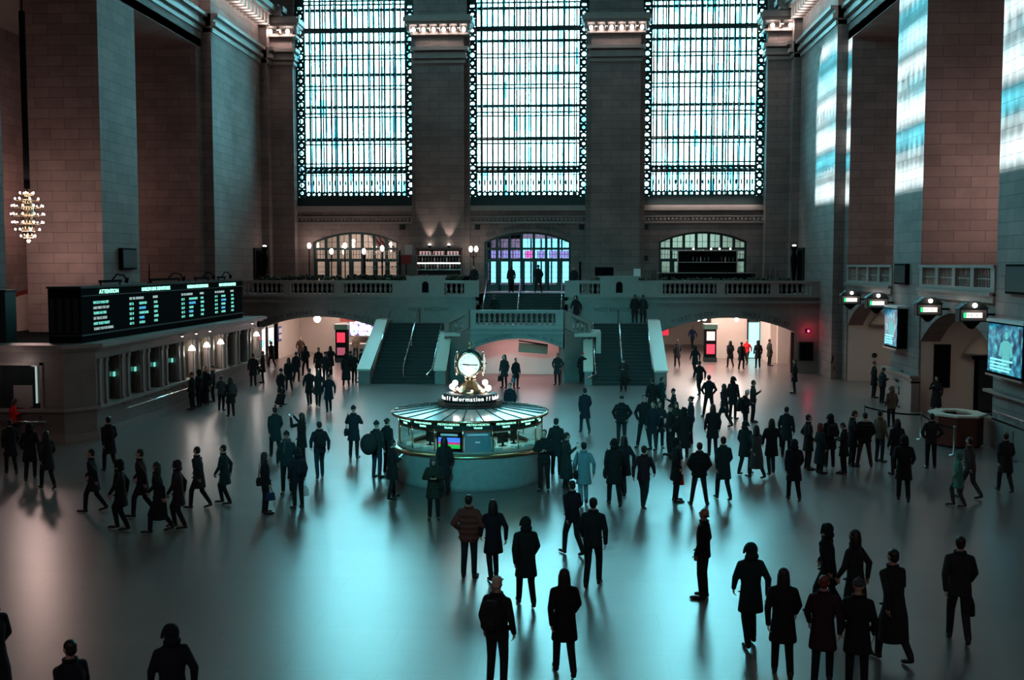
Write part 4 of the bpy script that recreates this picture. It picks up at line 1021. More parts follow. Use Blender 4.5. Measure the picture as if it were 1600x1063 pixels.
# octagonal desk
o = empty('octagonal_desk', (13.85, 40.0, 0)); tag(o, 'octagonal red wooden desk with a broad cream top by the right wall', 'desk')
def octp(rx, ry=None): 
    ry = ry or rx; return [(rx*math.cos(PI/8+PI/4*i)*1.08, ry*math.sin(PI/8+PI/4*i)*1.08) for i in range(8)]
mb = MB(); po, pi_ = octp(.80, 1.0), octp(.72, .92)
for i in range(8):
    j = (i+1) % 8
    if i in (0,): continue
    mb.prism([po[i], po[j], pi_[j], pi_[i]], 'z', .06, 1.1)
mb.build('body', M['wood'], o)
mb = MB(); to, ti = octp(.90, 1.1), octp(.48, .68)
for i in range(8): j = (i+1) % 8; mb.prism([to[i], to[j], ti[j], ti[i]], 'z', 1.1, 1.17)
mb.build('top', M['cream'], o)
MB().prism(octp(.74, .94), 'z', 0, .06).build('plinth', M['black'], o)
for i in (4, 5, 6, 7):
    j = (i+1) % 8; a, b = Vector(po[i]), Vector(po[j]); mb = MB(); d = (b-a).normalized(); nrm = Vector((d.y, -d.x))
    q0 = a.lerp(b, .15)+nrm*.012; q1 = a.lerp(b, .85)+nrm*.012
    for z0, z1 in ((.2, .55), (.65, 1.0)): mb.prism([tuple(q0), tuple(q1), tuple(q1-nrm*.02), tuple(q0-nrm*.02)], 'z', z0, z1)
    mb.build('panel', M['wood'], o)
# rope posts
def rope_posts(pts, label, grp):
    base = []
    for k, (x, y) in enumerate(pts):
        o = empty('rope_post', (x, y, 0)); tag(o, label[k], 'barrier post')
        MB().lathe([(.17, 0), (.17, .02), (.03, .05), (.028, .95), (.045, .97), (.045, 1.02)], n=14).build('post', M['steel'], o)
        if k: 
            a = Vector((pts[k-1][0]-x, pts[k-1][1]-y, .93)); MB().box(0, 1, 0, 1, 0, 1)
            m_ = MB(); n = 8; d = Vector((a.x, a.y, 0))
            for i in range(n):
                p, q = d*(i/n), d*((i+1)/n); s1 = -.08*math.sin(PI*i/n); s2 = -.08*math.sin(PI*(i+1)/n)
                m_.add([(p.x, p.y, .90+s1), (q.x, q.y, .90+s2), (q.x, q.y, .96+s2), (p.x, p.y, .96+s1), (p.x+.01, p.y+.01, .90+s1), (q.x+.01, q.y+.01, .90+s2), (q.x+.01, q.y+.01, .96+s2), (p.x+.01, p.y+.01, .96+s1)], [(0,1,2,3),(7,6,5,4),(0,4,5,1),(3,2,6,7)])
            m_.build('belt', M['black'], o)
rope_posts([(11.4, 43.2), (12.9, 41.0), (12.95, 37.6)], ['belt barrier post farthest left of the octagonal desk', 'belt barrier post just left of the octagonal desk', 'belt barrier post in front of the octagonal desk'], '')
rope_posts([(14.5, 36.6)], ['lone barrier post at the right edge in front of the steel rail'], '')

# ================================================================ TICKET OFFICE ON THE LEFT
TX = -17.8
tw = MB()
y = 40.0; wins = [41.0+2.05*k for k in range(10)]
ye = 60.5
tw.box(TX-.5, TX, 39.4, ye, 0, 1.15); tw.box(TX-.5, TX, 39.4, ye, 3.0, 3.35)
e = 39.4
for c in wins: tw.box(TX-.5, TX, e, c-.52, 1.15, 3.0); e = c+.52
tw.box(TX-.5, TX, e, ye, 1.15, 3.0)
tw.box(-21.6, TX, ye-.4, ye, 0, 3.35)
# end face
tw.prism([(TX, 39.4), (TX-.5, 39.4), (-18.7, 38.9), (-18.55, 38.35)], 'z', 0, 3.35)
tw.box(-26, -21.2, 38.35, 38.8, 0, 3.35); tw.box(-21.2, -18.55, 38.35, 38.8, 0, 1.2); tw.box(-21.2, -18.55, 38.35, 38.8, 2.95, 3.35); tw.box(-19.3, -18.55, 38.35, 38.8, 1.2, 2.95)
tk = tw.build('ticket_office', M['marble_face']); tag(tk, 'long low marble ticket office building along the left wall', 'ticket office')
def path_profile(offs, z0, z1):
    p = [(-26, 38.35-offs), (-18.5+offs*.3, 38.35-offs), (TX+offs, 39.35-offs*.3), (TX+offs, ye+offs), (-21.5, ye+offs)]
    q = [(-26, 39.3), (-19, 39.3), (-18.8, 39.8), (-18.8, ye-.5), (-21.5, ye-.5)]
    mb = MB()
    for i in range(4): mb.prism([p[i], p[i+1], q[i+1], q[i]], 'z', z0, z1)
    return mb
mb = path_profile(.18, 3.35, 3.45); m2 = path_profile(.35, 3.45, 3.6); mb.add(m2.v, m2.f); mb.build('cornice', M['marble'], tk)
mb = path_profile(.14, 0, .32); mb.build('base_course', M['marble'], tk)
mb = path_profile(.22, 1.15, 1.25); mb.build('counter_ledge', M['marble'], tk)
MB().box(-26, -18.7, 39.0, ye-.2, 3.3, 3.4).build('roof', M['black'], tk)
MB().box(-21.5, -18.9, 40, 60, -.0, .02).build('inner_floor', M['dark'], tk)
# pilaster strips between the ticket windows
for k in range(len(wins)+1):
    mb = MB()
    yy = wins[0]-1.02+2.05*k
    for q in (-.28, .28):
        mb.box(TX, TX+.05, yy+q-.09, yy+q+.09, 1.25, 3.0); mb.box(TX, TX+.09, yy+q-.12, yy+q+.12, 2.85, 3.0); mb.box(TX, TX+.09, yy+q-.12, yy+q+.12, 1.25, 1.36)
    mb.build('pilaster', M['marble'], tk)
for k, c in enumerate(wins):
    lit = k in (4, 5, 6, 9)
    w_ = empty('ticket_window', (TX-.2, c, 1.25), 0, tk)
    MB().box(-.06, .0, -.52, -.46, 0, 1.75).box(-.06, 0, .46, .52, 0, 1.75).box(-.06, 0, -.52, .52, 1.69, 1.75).box(-.06, 0, -.52, .52, 0, .05).box(-.05, 0, -.02, .02, 0, 1.7).build('window_frame', M['brass'], w_)
    MB().box(-.04, -.03, -.5, .5, 0, 1.7).build('pane', M['clear'] if lit else M['glass_dark'], w_)
    MB().box(.02, .06, .30, .46, .9, 1.08).build('number_plate', M['ltr_t'] if k < 4 else M['brass'], w_)
    if lit:
        MB().box(-1.3, -1.25, -.9, .9, -.3, 1.9).build('lit_back_wall', M['plaster'], w_)
        for q in (-.4, .36): MB().box(-.25, -.2, q-.07, q+.11, 0, 1.7).build('curtain', M['plaster'], w_)
        lm = empty('bell_lamp', (TX-.1+.25, c, 2.62)); tag(lm, 'glowing white bell lamp in the %s lit ticket window' % {4: 'nearest', 5: 'second', 6: 'third', 9: 'farthest'}[k], 'lamp')
        MB().lathe([(.03, .16), (.08, .14), (.13, .05), (.17, -.06)], n=14, caps=False).build('shade', M['globe'], lm)
        MB().tube([(0, 0, .16), (0, 0, .42), (-.1, 0, .5), (-.2, 0, .48)], .015).build('arm', M['brass'], lm); MB().ell((0, 0, -.02), .06, .06, .06).build('bulb', M['bulb_hot'], lm)
        lamp('bell_light', (.0, 0, -.22), 16, (1, .88, .82), r=.08, parent=lm)
        lamp('window_light', (TX-.7, c, 2.7), 14, (1, .85, .78), r=.15)
o = empty('brass_rail', (TX+.45, 41.0, .95)); tag(o, 'bright tubular rail along the front of the ticket windows', 'rail')
MB().tube([(0, 0, 0), (0, 8.2, 0)], .035).build('rail', M['chrome'], o)
for i in range(4): MB().tube([(0, .6+2.2*i, 0), (-.2, .6+2.2*i, .05), (-.44, .6+2.2*i, .15)], .02).build('bracket', M['brass'], o)
o = empty('brass_rail', (TX+.45, 57.2, .95)); tag(o, 'short bright rail below the farthest lit ticket window', 'rail')
MB().tube([(0, 0, 0), (0, 3, 0)], .035).build('rail', M['chrome'], o)
for i in range(2): MB().tube([(0, .6+1.8*i, 0), (-.2, .6+1.8*i, .05), (-.44, .6+1.8*i, .15)], .02).build('bracket', M['brass'], o)
# end window
ew = empty('end_window', (-20.25, 38.45, 1.25), 0, tk)
MB().box(-.95, -.85, -.15, .05, 0, 1.7).box(.85, .95, -.15, .05, 0, 1.7).box(-.95, .95, -.15, .05, 1.6, 1.7).build('window_frame', M['marble'], ew)
MB().box(-.85, .85, .1, .12, 0, 1.6).build('pane', M['glass_dark'], ew); MB().box(-.25, .45, .05, .1, .05, .85).build('blind', M['soffit'], ew); MB().box(.62, .66, -.02, .06, .2, 1.55).build('lit_tube', M['ltr_p'], ew); MB().box(-.2, .45, -.2, .0, .02, .06).build('tray', M['chrome'], ew)
lamp('end_window_light', (-20.2, 37.6, 2.9), 10, (1, .8, .75), r=.2)
o = empty('brass_rail', (-20.9, 37.9, .85)); tag(o, 'short rail below the end window of the ticket office', 'rail')
MB().tube([(0, 0, 0), (1.9, 0, 0)], .035).build('rail', M['chrome'], o)
for i in range(2): MB().tube([(.4+1.1*i, 0, 0), (.4+1.1*i, .25, .05), (.4+1.1*i, .4, .15)], .02).build('bracket', M['brass'], o)
for k, yy in enumerate((47.6, 49.4, 51.3, 58.2)):
    o = empty('cornice_spotlight', (TX+.3, yy, 3.38)); tag(o, 'small spotlight under the ticket office cornice, %s from the near end' % ['first', 'second', 'third', 'fourth'][k], 'lamp')
    MB().cyl((0, 0, -.06), (0, 0, .02), .07).build('can', M['brass'], o); MB().ell((0, 0, -.07), .05, .05, .03).build('bulb', M['bulb'], o)
# roof clutter
o = empty('roof_cabinet', (-21.9, 39.7, 3.4)); tag(o, 'dark tall cabinet on the roof at the left edge of the photo', 'cabinet')
MB().box(-2.2, .55, 0, .8, 0, 2.1).build('body', M['iron'], o); MB().box(-2.25, .6, -.05, .85, 2.1, 2.15).build('lid', M['dark'], o)

# departure board
DX = -18.2
o = empty('departure_board', (DX, 39.2, 3.6)); tag(o, 'long black departure board with glowing columns of train times', 'departure board')
DB = o
MB().box(-1.25, 0, 0, 19.6, .0, 2.02).build('case', M['black'], o)
MB().box(-1.3, .03, -.03, 19.63, 2.02, 2.1).build('top_trim', M['dark'], o); MB().box(-1.27, .04, -.03, 19.63, .25, .31).build('lower_trim', M['iron'], o); MB().box(-.02, .03, 0, 19.6, 1.72, 1.76).build('header_trim', M['iron'], o)
for i in range(4): MB().box(-1.2+.3*i, -1.0+.3*i, -.02, 0, .35, 1.65).build('end_panel', M['dark'], o)
def board_text(s, y, z, size, mat, name, squash=1.0):
    mb = MB(); text_into(mb, s, size, Matrix.Translation((.035, y, z)) @ Matrix.Rotation(PI/2, 4, 'Z') @ Matrix.Rotation(PI/2, 4, 'X'), .006, False, squash)
    return mb
heads = [(1.5, 'ATTENTION'), (5.6, 'HARLEM LINE DEPARTURES'), (11.0, 'HUDSON LINE DEPARTURES'), (15.6, 'NEW HAVEN DEPARTURES')]
for (y0, s_) , wmax in zip(heads, (1.75, 3.2, 2.9, 2.7)):
    mb = board_text(s_, y0, 1.80, .22, 'ltr_g', 'h'); xs = [v[1] for v in mb.v]; k = wmax/(max(xs)-min(xs))
    mb.v = [(v[0], y0+(v[1]-y0)*k, v[2]) for v in mb.v]; mb.build('heading', M['ltr_g'], o)
rows1 = ['WATCH YOUR STEP', 'AND MIND THE GAP', 'TRAINS ON TIME', 'SEE TRACK SIGNS', 'HAVE TICKET READY', 'THANK YOU FOR RIDING']
for i, s_ in enumerate(rows1): board_text(s_, .95, 1.42-.2*i, .15, '', '').build('text_line', M['ltr_p' if i % 2 else 'ltr_t'], o)
rnd = random.Random(3)
dest = [['CRESTWOOD', 'SOUTHEAST', 'N WHITE PLAINS', 'WASSAIC', 'MT KISCO'], ['CROTON HARMON', 'POUGHKEEPSIE', 'YONKERS', 'PEEKSKILL', 'BEACON'], ['STAMFORD', 'NEW HAVEN', 'HARRISON', 'DANBURY', 'NORWALK']]
for c_, y0 in enumerate((4.3, 10.2, 14.9)):
    board_text('TIME  TRK  DESTINATION', y0, 1.47, .15, '', '', .85).build('column_heads', M['ltr_p'], o); board_text('REMARKS', y0+2.5, 1.47, .15, '', '', .85).build('column_heads', M['ltr_p'], o)
    for i in range(5):
        z = 1.25-.2*i
        board_text('%d:%02d  %2d' % (5+i//3, (7+i*13+c_*5) % 60, rnd.randint(11, 42)), y0, z, .15, '', '', .85).build('train_time', M['ltr_t'], o)
        board_text(dest[c_][i], y0+1.0, z, .15, '', '', .85).build('train_name', M['ltr_b' if i % 2 else 'ltr_t'], o)
        board_text('LOCAL' if i % 2 == 0 else 'EXPRESS', y0+2.6, z, .15, '', '', .85).build('remark', M['ltr_t'], o)
for i, (yy, l) in enumerate(((2.3, 2.0), (7.4, 3.5), (13.0, 2.0), (16.4, 1.2))):
    q = empty('spotlight_bracket', (DX-.3, 39.2+yy, 5.7)); tag(q, 'dark spotlight bar on top of the departure board, %s from the near end' % ['first', 'second', 'third', 'fourth'][i], 'spotlight')
    MB().box(-.05, .05, 0, l, .1, .2).build('bar', M['black'], q); MB().cyl((0, .1, 0), (0, .1, .12), .03).build('foot', M['black'], q); MB().cyl((0, l-.1, 0), (0, l-.1, .12), .03).build('foot', M['black'], q)
    MB().tube([(0, l*.6, .2), (.1, l*.7, .42), (.25, l*.85, .38), (.3, l*.9, .2)], .03).build('curved_arm', M['black'], q); MB().cyl((.3, l*.9, .1), (.34, l*.95, .26), .08, .05).build('lamp_head', M['black'], q)
q = empty('antenna', (DX-.5, 39.2+7.8, 5.7)); tag(q, 'thin black rod standing up from the departure board', 'rod'); MB().cyl((0, 0, 0), (0, 0, .85), .03, .02).build('rod', M['black'], q); MB().cyl((0, 0, 0), (0, 0, .04), .1).build('foot', M['black'], q)
# arched pale opening and white form behind the board (far left aisle)
o = empty('arched_panel', (-26.5, 52, 3.2)); tag(o, 'pale half-round arch with a red rim in the left aisle behind the board', 'arch panel')
ap = arc_pts(-2.3, 2.3, 0, 1.9, 18); MB().prism(ap, 'y', 0, .1).build('infill', M['plaster'], o)
for_ = MB(); po_ = arc_pts(-2.5, 2.5, 0, 2.1, 18)
for i in range(18): for_.prism([ap[i], ap[i+1], po_[i+1], po_[i]], 'y', -.05, .12)
for_.build('rim', pbr('dull_red_rim', (.2, .03, .02)), o); MB().box(-2.4, 2.4, -.1, .4, -3.2, -.0).build('base', M['soffit'], o)

# ================================================================ INFORMATION BOOTH
BX, BY = -3.18, 33.0
B = empty('information_booth', (BX, BY, 0)); tag(B, 'round marble information booth with glass panels and a ribbed roof', 'booth')
RB = 2.36
MB().lathe([(RB-.05, 0), (RB-.05, .14), (RB-.02, .16), (RB-.02, .92), (RB+.02, .95)], n=64).build('marble_counter_front', M['booth_marble'], B)
MB().lathe([(RB-.3, .95), (RB+.03, .95), (RB+.08, .98), (RB+.08, 1.03), (RB+.03, 1.06), (RB-.3, 1.06)], n=64, caps=False).build('counter_top', M['brass'], B)
MB().lathe([(RB-.55, 1.06), (RB-.12, 1.06), (RB-.12, 1.12), (RB-.55, 1.12)], n=64, caps=False).build('inner_shelf', M['marble'], B)
NP = 16; RG = RB-.16
def pol(r, a, z=0): return (r*math.cos(a), r*math.sin(a), z)
A0 = -PI/2-PI/NP*0
for k in range(NP):
    a = A0+2*PI*k/NP
    MB().cyl(pol(RG, a, 1.06), pol(RG, a, 2.0), .022, n=6).build('post', M['gold'], B)
    a1 = A0+2*PI*(k+1)/NP; p, q = Vector(pol(RG, a)), Vector(pol(RG, a1)); d = (q-p)
    def pan(z0, z1, mat, name, inset=0.0, off=0.0, th=.02, u0=.0, u1=1.0):
        nrm = Vector((math.cos((a+a1)/2), math.sin((a+a1)/2), 0))
        P0 = p+d*(inset+u0*(1-2*inset))+nrm*off; P1 = p+d*(inset+u1*(1-2*inset))+nrm*off
        v = [P0, P1, P1-nrm*th, P0-nrm*th]
        return MB().prism([(c.x, c.y) for c in v], 'z', z0, z1).build(name, M[mat], B)
    pan(1.08, 1.74, 'clear', 'glass_panel', .03)
    pan(1.76, 2.0, 'dark', 'sign_band', .0, .02, .05)
    am = (a+a1)/2
    mid = (p+q)/2+Vector((math.cos(am), math.sin(am), 0))*.03
    mb = MB(); text_into(mb, 'METRO-NORTH', .092, face_dir(mid.x, mid.y, 1.89, am+PI/2), .004); mb.build('lettering', M['ltr_g'], B)
    mb = MB(); text_into(mb, 'TRAINS', .075, face_dir(mid.x, mid.y, 1.80, am+PI/2), .004); mb.build('lettering', M['ltr_g'], B)
    if k in (15,): pan(1.10, 1.70, 'black', 'screen_case', .06, -.05, .06); pan(1.40, 1.53, 'scr_blue', 'screen', .12, -.03, .02); pan(1.335, 1.40, 'scr_mag', 'screen', .12, -.03, .02); pan(1.22, 1.335, 'scr_green', 'screen', .12, -.03, .02); pan(1.58, 1.64, 'cyan_dim', 'screen_title', .2, -.03, .02)
    if k in (0,): pan(1.10, 1.70, 'booth_poster', 'poster', .06, -.04, .03); pan(1.60, 1.64, 'cyan_dim', 'poster_title', .15, -.03, .01); pan(1.38, 1.42, 'cyan_dim', 'poster_mark', .42, -.03, .01)
    if k in (4,): pan(1.1, 1.5, 'white', 'notice', .1, -.05, .01)
MB().lathe([(RG-.03, 1.70), (RG+.02, 1.70), (RG+.02, 1.76), (RG-.03, 1.76)], n=NP, a0=A0, caps=False, smooth=False).build('upper_rail', M['gold'], B)
# roof: sixteen tilted panels with ribs
RR = RB+.02
for k in range(24):
    a, b = 2*PI*k/24-PI/2, 2*PI*(k+1)/24-PI/2
    v = [pol(1.0, a, 2.20), pol(RR, a, 2.04), pol(RR, b, 2.04), pol(1.0, b, 2.20)]
    mb = MB().add(v+[(x, y, z-.03) for x, y, z in v], [(0,1,2,3),(7,6,5,4),(1,5,6,2),(0,4,5,1),(3,2,6,7),(0,3,7,4)]); mb.build('roof_panel', M['booth_roof'], B)
    MB().cyl(pol(1.0, a, 2.205), pol(RR, a, 2.045), .018, n=6).build('rib', M['dark'], B)
MB().lathe([(RR-.05, 1.98), (RR+.02, 1.98), (RR+.03, 2.05), (RR-.05, 2.05)], n=64, caps=False).build('roof_rim', M['gold'], B)
MB().lathe([(1.0, 2.1), (1.0, 2.24), (.0, 2.24)], n=48, caps=False).build('roof_drum', M['dark'], B)
# little railing
mb = MB()
for k in range(90):
    a = 2*PI*k/90; mb.cyl(pol(.98, a, 2.22), pol(1.0, a, 2.38), .012, .006, 5)
for z in (2.25, 2.34): mb.tube([pol(.985, 2*PI*i/48, z) for i in range(49)], .012, 5)
mb.build('railing', M['wood'], B)
MB().lathe([(.80, 2.24), (.80, 2.42), (.84, 2.44), (.84, 2.56), (.7, 2.6), (.5, 2.62)], n=48, caps=False).build('sign_drum', M['dark'], B)
for ang in (0, PI/2, PI, -PI/2):
    mb = MB(); 
    word = 'Information'; ws = [char_mesh(ch, .175, .008)[2]+.022 for ch in word]; tw_ = sum(ws); u_ = -tw_/2
    for ch, wd_ in zip(word, ws):
        a = -PI/2+ang+(u_+wd_/2)/.85; u_ += wd_; text_into(mb, ch, .175, face_dir(*pol(.85, a, 2.43), a+PI/2), .008)
    for a in (-PI/2+ang-.72, -PI/2+ang+.72): text_into(mb, '?', .17, face_dir(*pol(.85, a, 2.43), a+PI/2), .008)
    mb.build('lit_lettering', M['ltr_w'], B)
# globe lights on the drum
for qa in (0, PI):
    for j, (da, r, z) in enumerate(((-.30, .60, 2.76), (.22, .46, 2.90))):
        p = pol(r, qa+da, z); MB().ell(p, .085, .085, .085).build('globe_light', M['bulb_hot'] , B); MB().cyl((p[0], p[1], 2.58), (p[0], p[1], p[2]-.07), .03).build('globe_stem', M['gold'], B)
for k in range(8): p = pol(.5, 2*PI*k/8+.2, 2.70); MB().ell(p, .035, .035, .035).build('small_bulb', M['bulb'], B)
lamp('booth_light', (BX, BY-.95, 2.95), 8, (1, .9, .8), r=.1); lamp('booth_inside', (BX, BY, 1.93), 45, (.55, 1, .8), kind='AREA', sx=3.2, sy=3.2)
# clock on the booth roof: one thing of its own
C_ = empty('four_faced_clock', (BX, BY, 2.6)); tag(C_, 'round four-faced brass clock with glowing dials on the booth roof', 'clock')
MB().lathe([(.52, 0), (.50, .06), (.36, .14), (.28, .22), (.22, .3), (.14, .36), (.12, .40)], n=32).build('pedestal', M['brass'], C_)
MB().lathe([(.16, .38), (.19, .41), (.15, .44), (.19, .50), (.22, .53), (.2, .56)], n=24).build('collar', M['gold'], C_)
cz = .89
hd = MB()
hd.lathe([(.16, .52), (.30, .60), (.39, .70), (.43, .80), (.44, .90), (.43, 1.0), (.38, 1.12), (.28, 1.24), (.14, 1.32), (.06, 1.36)], n=8, a0=PI/8, smooth=False)
hd.build('case', M['dark'], C_)
MB().lathe([(.06, 1.34), (.08, 1.37), (.03, 1.40), (.025, 1.44), (.07, 1.48), (.05, 1.53), (.015, 1.58)], n=16).build('finial', M['brass'], C_)
for ang in (0, PI/2, PI, -PI/2):
    f_ = empty('clock_face', (0, 0, cz), ang, C_)
    Rg = []
    for k in range(7):
        t = k/6; Rg.append([(.325*math.cos(t*PI/2)*math.cos(2*PI*i/36), -.40-.07*math.sin(t*PI/2), .325*math.cos(t*PI/2)*math.sin(2*PI*i/36)) if k < 6 else (.02*math.cos(2*PI*i/36), -.47, .02*math.sin(2*PI*i/36)) for i in range(36)])
    MB().rings(Rg).build('dial', M['dial'], f_)
    mb = MB(); mb.tube([(.345*math.cos(2*PI*i/36), -.40, .345*math.sin(2*PI*i/36)) for i in range(37)], .03, 8); mb.build('bezel', M['gold'], f_)
    mb = MB()
    for h, s_ in enumerate(['XII', 'I', 'II', 'III', 'IIII', 'V', 'VI', 'VII', 'VIII', 'IX', 'X', 'XI']):
        a = R(30*h); x, z = .245*math.sin(a), .245*math.cos(a)
        text_into(mb, s_, .08, face_south(x, -.455, z-.027), .004)
    mb.build('numerals', pbr('numeral_brown', (.05, .035, .03)), f_)
    for s_, l, wd, a in (('minute_hand', .27, .026, R(90)), ('hour_hand', .19, .036, R(-84))):
        MB().obox((math.sin(a)*l/2, -.482, math.cos(a)*l/2), (l, .01, wd), Euler((0, a-PI/2, 0))).build(s_, M['black'], f_)
    MB().cyl((0, -.47, 0), (0, -.495, 0), .022, n=12).build('boss', M['black'], f_)
for qa in (PI*.25, PI*.75, PI*1.25, PI*1.75): MB().ell(pol(.40, qa, .70), .04, .04, .04).build('pearl', M['gold'], C_); MB().ell(pol(.40, qa, 1.08), .035, .035, .035).build('pearl', M['gold'], C_)
# things inside the booth
def inner(name, cat, label, mb, mat, ang, r, z, h=None):
    o = mb.build(name, M[mat], None, (BX+r*math.cos(ang), BY+r*math.sin(ang), z), (0, 0, ang+PI/2)); tag(o, label, cat); return o
for i, (ang, lab) in enumerate(((-2.45, 'at the left front'), (-2.05, 'left of the booth screen'), (-.75, 'at the right front'), (-.35, 'at the right side'))):
    o = empty('computer_monitor', (BX+1.45*math.cos(ang), BY+1.45*math.sin(ang), 1.12), ang-PI/2); tag(o, 'computer monitor on the shelf inside the booth %s' % lab, 'monitor')
    MB().box(-.2, .2, -.02, .02, .1, .42).build('screen', M['dark'], o); MB().box(-.17, .17, -.03, -.02, .13, .39).build('display', M['white_panel'], o); MB().box(-.03, .03, -.02, .02, 0, .1).build('stand', M['black'], o); MB().box(-.1, .1, -.08, .08, 0, .015).build('foot', M['black'], o)
o = MB().ell((0, 0, .18), .16, .1, .19).build('white_bag', M['white'], None, (BX+.75, BY-1.75, 1.12)); tag(o, 'white rounded bag standing inside the booth right of the posters', 'bag')
rnd = random.Random(5)
for i in range(7):
    a = -PI/2+(-1.1, -.85, -.6, .5, .85, 1.05, 1.3)[i]; o = MB().obox((0, 0, .04), (.26, .18, .08)).build('paper_stack', M['white'], None, (BX+1.98*math.cos(a), BY+1.98*math.sin(a), 1.12), (0, 0, rnd.random())); tag(o, 'low stack of white papers on the shelf inside the booth', 'papers', 'paper stacks along the booth shelf')

# ================================================================ PEOPLE
skin = {'pale': pbr('skin_pale', (.42, .25, .19), .5), 'tan': pbr('skin_tan', (.26, .14, .095), .5), 'brown': pbr('skin_brown', (.10, .05, .032), .5)}
CL = {'black': (.007, .008, .010), 'navy': (.007, .011, .020), 'charcoal': (.016, .018, .021), 'teal': (.007, .026, .030), 'olive': (.014, .018, .012),
      'red': (.62, .012, .012), 'tan': (.11, .08, .055), 'grey': (.05, .053, .057), 'plum': (.022, .009, .015), 'rust': (.13, .045, .038), 'blue': (.015, .03, .08),
      'cream': (.45, .40, .34), 'white': (.6, .62, .62), 'denim': (.015, .024, .042), 'brown': (.05, .028, .018), 'mint': (.06, .22, .17), 'sky': (.12, .22, .26)}
CM = {k: pbr('cloth_'+k, v, .85, 0, .3, noise=.25, scale=9, bump=.15) for k, v in CL.items()}
HAIR = {'black': pbr('hair_black', (.006, .005, .005), .5), 'brown': pbr('hair_brown', (.03, .015, .008), .5), 'grey': pbr('hair_grey', (.2, .19, .18), .6), 'red': pbr('hair_red', (.12, .02, .01), .5), 'fair': pbr('hair_fair', (.28, .2, .1), .5)}
SHOE = pbr('shoe_black', (.008, .008, .009), .4)
EYE_M = pbr('eye_dark', (.01, .008, .008), .2); LIP = pbr('lip', (.25, .08, .07), .5)

def V(*a): return Vector(a)
def pose(name):
    """joints of a 1.75 m figure facing +Y; index 0 = its left (-X), 1 = its right"""
    J = dict(sh=[V(-.185, 0, 1.43), V(.185, 0, 1.43)], el=[V(-.245, -.03, 1.14), V(.245, -.03, 1.14)], wr=[V(-.245, .07, .90), V(.245, .07, .90)],
             hp=[V(-.09, 0, .93), V(.09, 0, .93)], kn=[V(-.105, .02, .50), V(.105, .02, .50)], an=[V(-.115, -.02, .09), V(.115, -.02, .09)],
             toe=[V(-.14, .16, .035), V(.14, .16, .035)], tilt=0.0, lean=0.0, hd=[V(0, .03, -1), V(0, .03, -1)])
    if name == 'pockets':
        J['el'] = [V(-.31, -.09, 1.16), V(.31, -.09, 1.16)]; J['wr'] = [V(-.20, .09, .98), V(.20, .09, .98)]; J['hd'] = [V(.1, .1, -1), V(-.1, .1, -1)]
    elif name == 'phone':
        J['el'] = [V(-.27, .0, 1.16), V(.27, .0, 1.16)]; J['wr'] = [V(-.085, .25, 1.19), V(.085, .25, 1.19)]; J['tilt'] = .5; J['hd'] = [V(.7, .5, .25), V(-.7, .5, .25)]
    elif name == 'hold':
        J['el'][1] = V(.26, .02, 1.17); J['wr'][1] = V(.13, .24, 1.28); J['hd'][1] = V(-.3, .5, .6); J['tilt'] = .12
    elif name == 'crossed':
        J['el'] = [V(-.26, .06, 1.19), V(.26, .06, 1.19)]; J['wr'] = [V(-.04, .23, 1.17), V(.04, .25, 1.21)]; J['hd'] = [V(1, .1, .1), V(-1, .05, .1)]
    elif name == 'photo':
        J['el'][1] = V(.27, .22, 1.38); J['wr'][1] = V(.17, .38, 1.60); J['hd'][1] = V(-.2, .2, 1); J['el'][0] = V(-.27, .2, 1.34); J['wr'][0] = V(-.03, .38, 1.56); J['hd'][0] = V(.3, .2, 1)
    elif name == 'wide':
        J['kn'] = [V(-.15, .03, .50), V(.15, .0, .50)]; J['an'] = [V(-.21, .0, .09), V(.21, -.04, .09)]; J['toe'] = [V(-.27, .17, .035), V(.27, .13, .035)]
        J['el'] = [V(-.29, -.04, 1.15), V(.29, -.04, 1.15)]; J['wr'] = [V(-.2, .12, .97), V(.2, .12, .97)]
    elif name == 'walk':
        J['kn'] = [V(-.095, .19, .52), V(.095, -.03, .50)]; J['an'] = [V(-.10, .22, .10), V(.10, -.27, .16)]; J['toe'] = [V(-.11, .40, .05), V(.11, -.12, .04)]
        J['el'] = [V(-.25, -.16, 1.16), V(.25, .10, 1.15)]; J['wr'] = [V(-.24, -.16, .92), V(.22, .28, .98)]; J['lean'] = .06
    elif name == 'step':
        J['kn'] = [V(-.095, .0, .50), V(.095, .19, .55)]; J['an'] = [V(-.10, -.17, .12), V(.10, .13, .12)]; J['toe'] = [V(-.11, .0, .04), V(.11, .31, .05)]
        J['el'] = [V(-.25, .05, 1.15), V(.26, -.12, 1.16)]; J['wr'] = [V(-.23, .2, .95), V(.26, -.08, .91)]; J['lean'] = .04
    elif name == 'drag':
        J['el'][1] = V(.26, -.13, 1.16); J['wr'][1] = V(.27, -.30, .96)
        J['kn'][0] = V(-.1, .12, .51); J['an'][0] = V(-.11, .12, .09); J['toe'][0] = V(-.12, .3, .04)
    elif name == 'up':
        J['tilt'] = -.18
    elif name == 'legsapart':
        J['kn'] = [V(-.13, .1, .50), V(.1, -.06, .50)]; J['an'] = [V(-.17, .16, .09), V(.13, -.18, .12)]; J['toe'] = [V(-.22, .33, .035), V(.17, -.02, .035)]
        J['el'] = [V(-.27, .04, 1.17), V(.27, .02, 1.17)]; J['wr'] = [V(-.10, .22, 1.22), V(.1, .22, 1.18)]; J['tilt'] = .25; J['hd'] = [V(.5, .5, .3), V(-.7, .5, .25)]
    return J
def headM(J):
    return Matrix.Translation(V(0, .0+J['lean']*.9, 1.53)) @ Matrix.Rotation(-J['tilt'], 4, 'X')
def lean(J, p):
    return p+V(0, max(p.z-.95, 0)*J['lean']*2, 0)
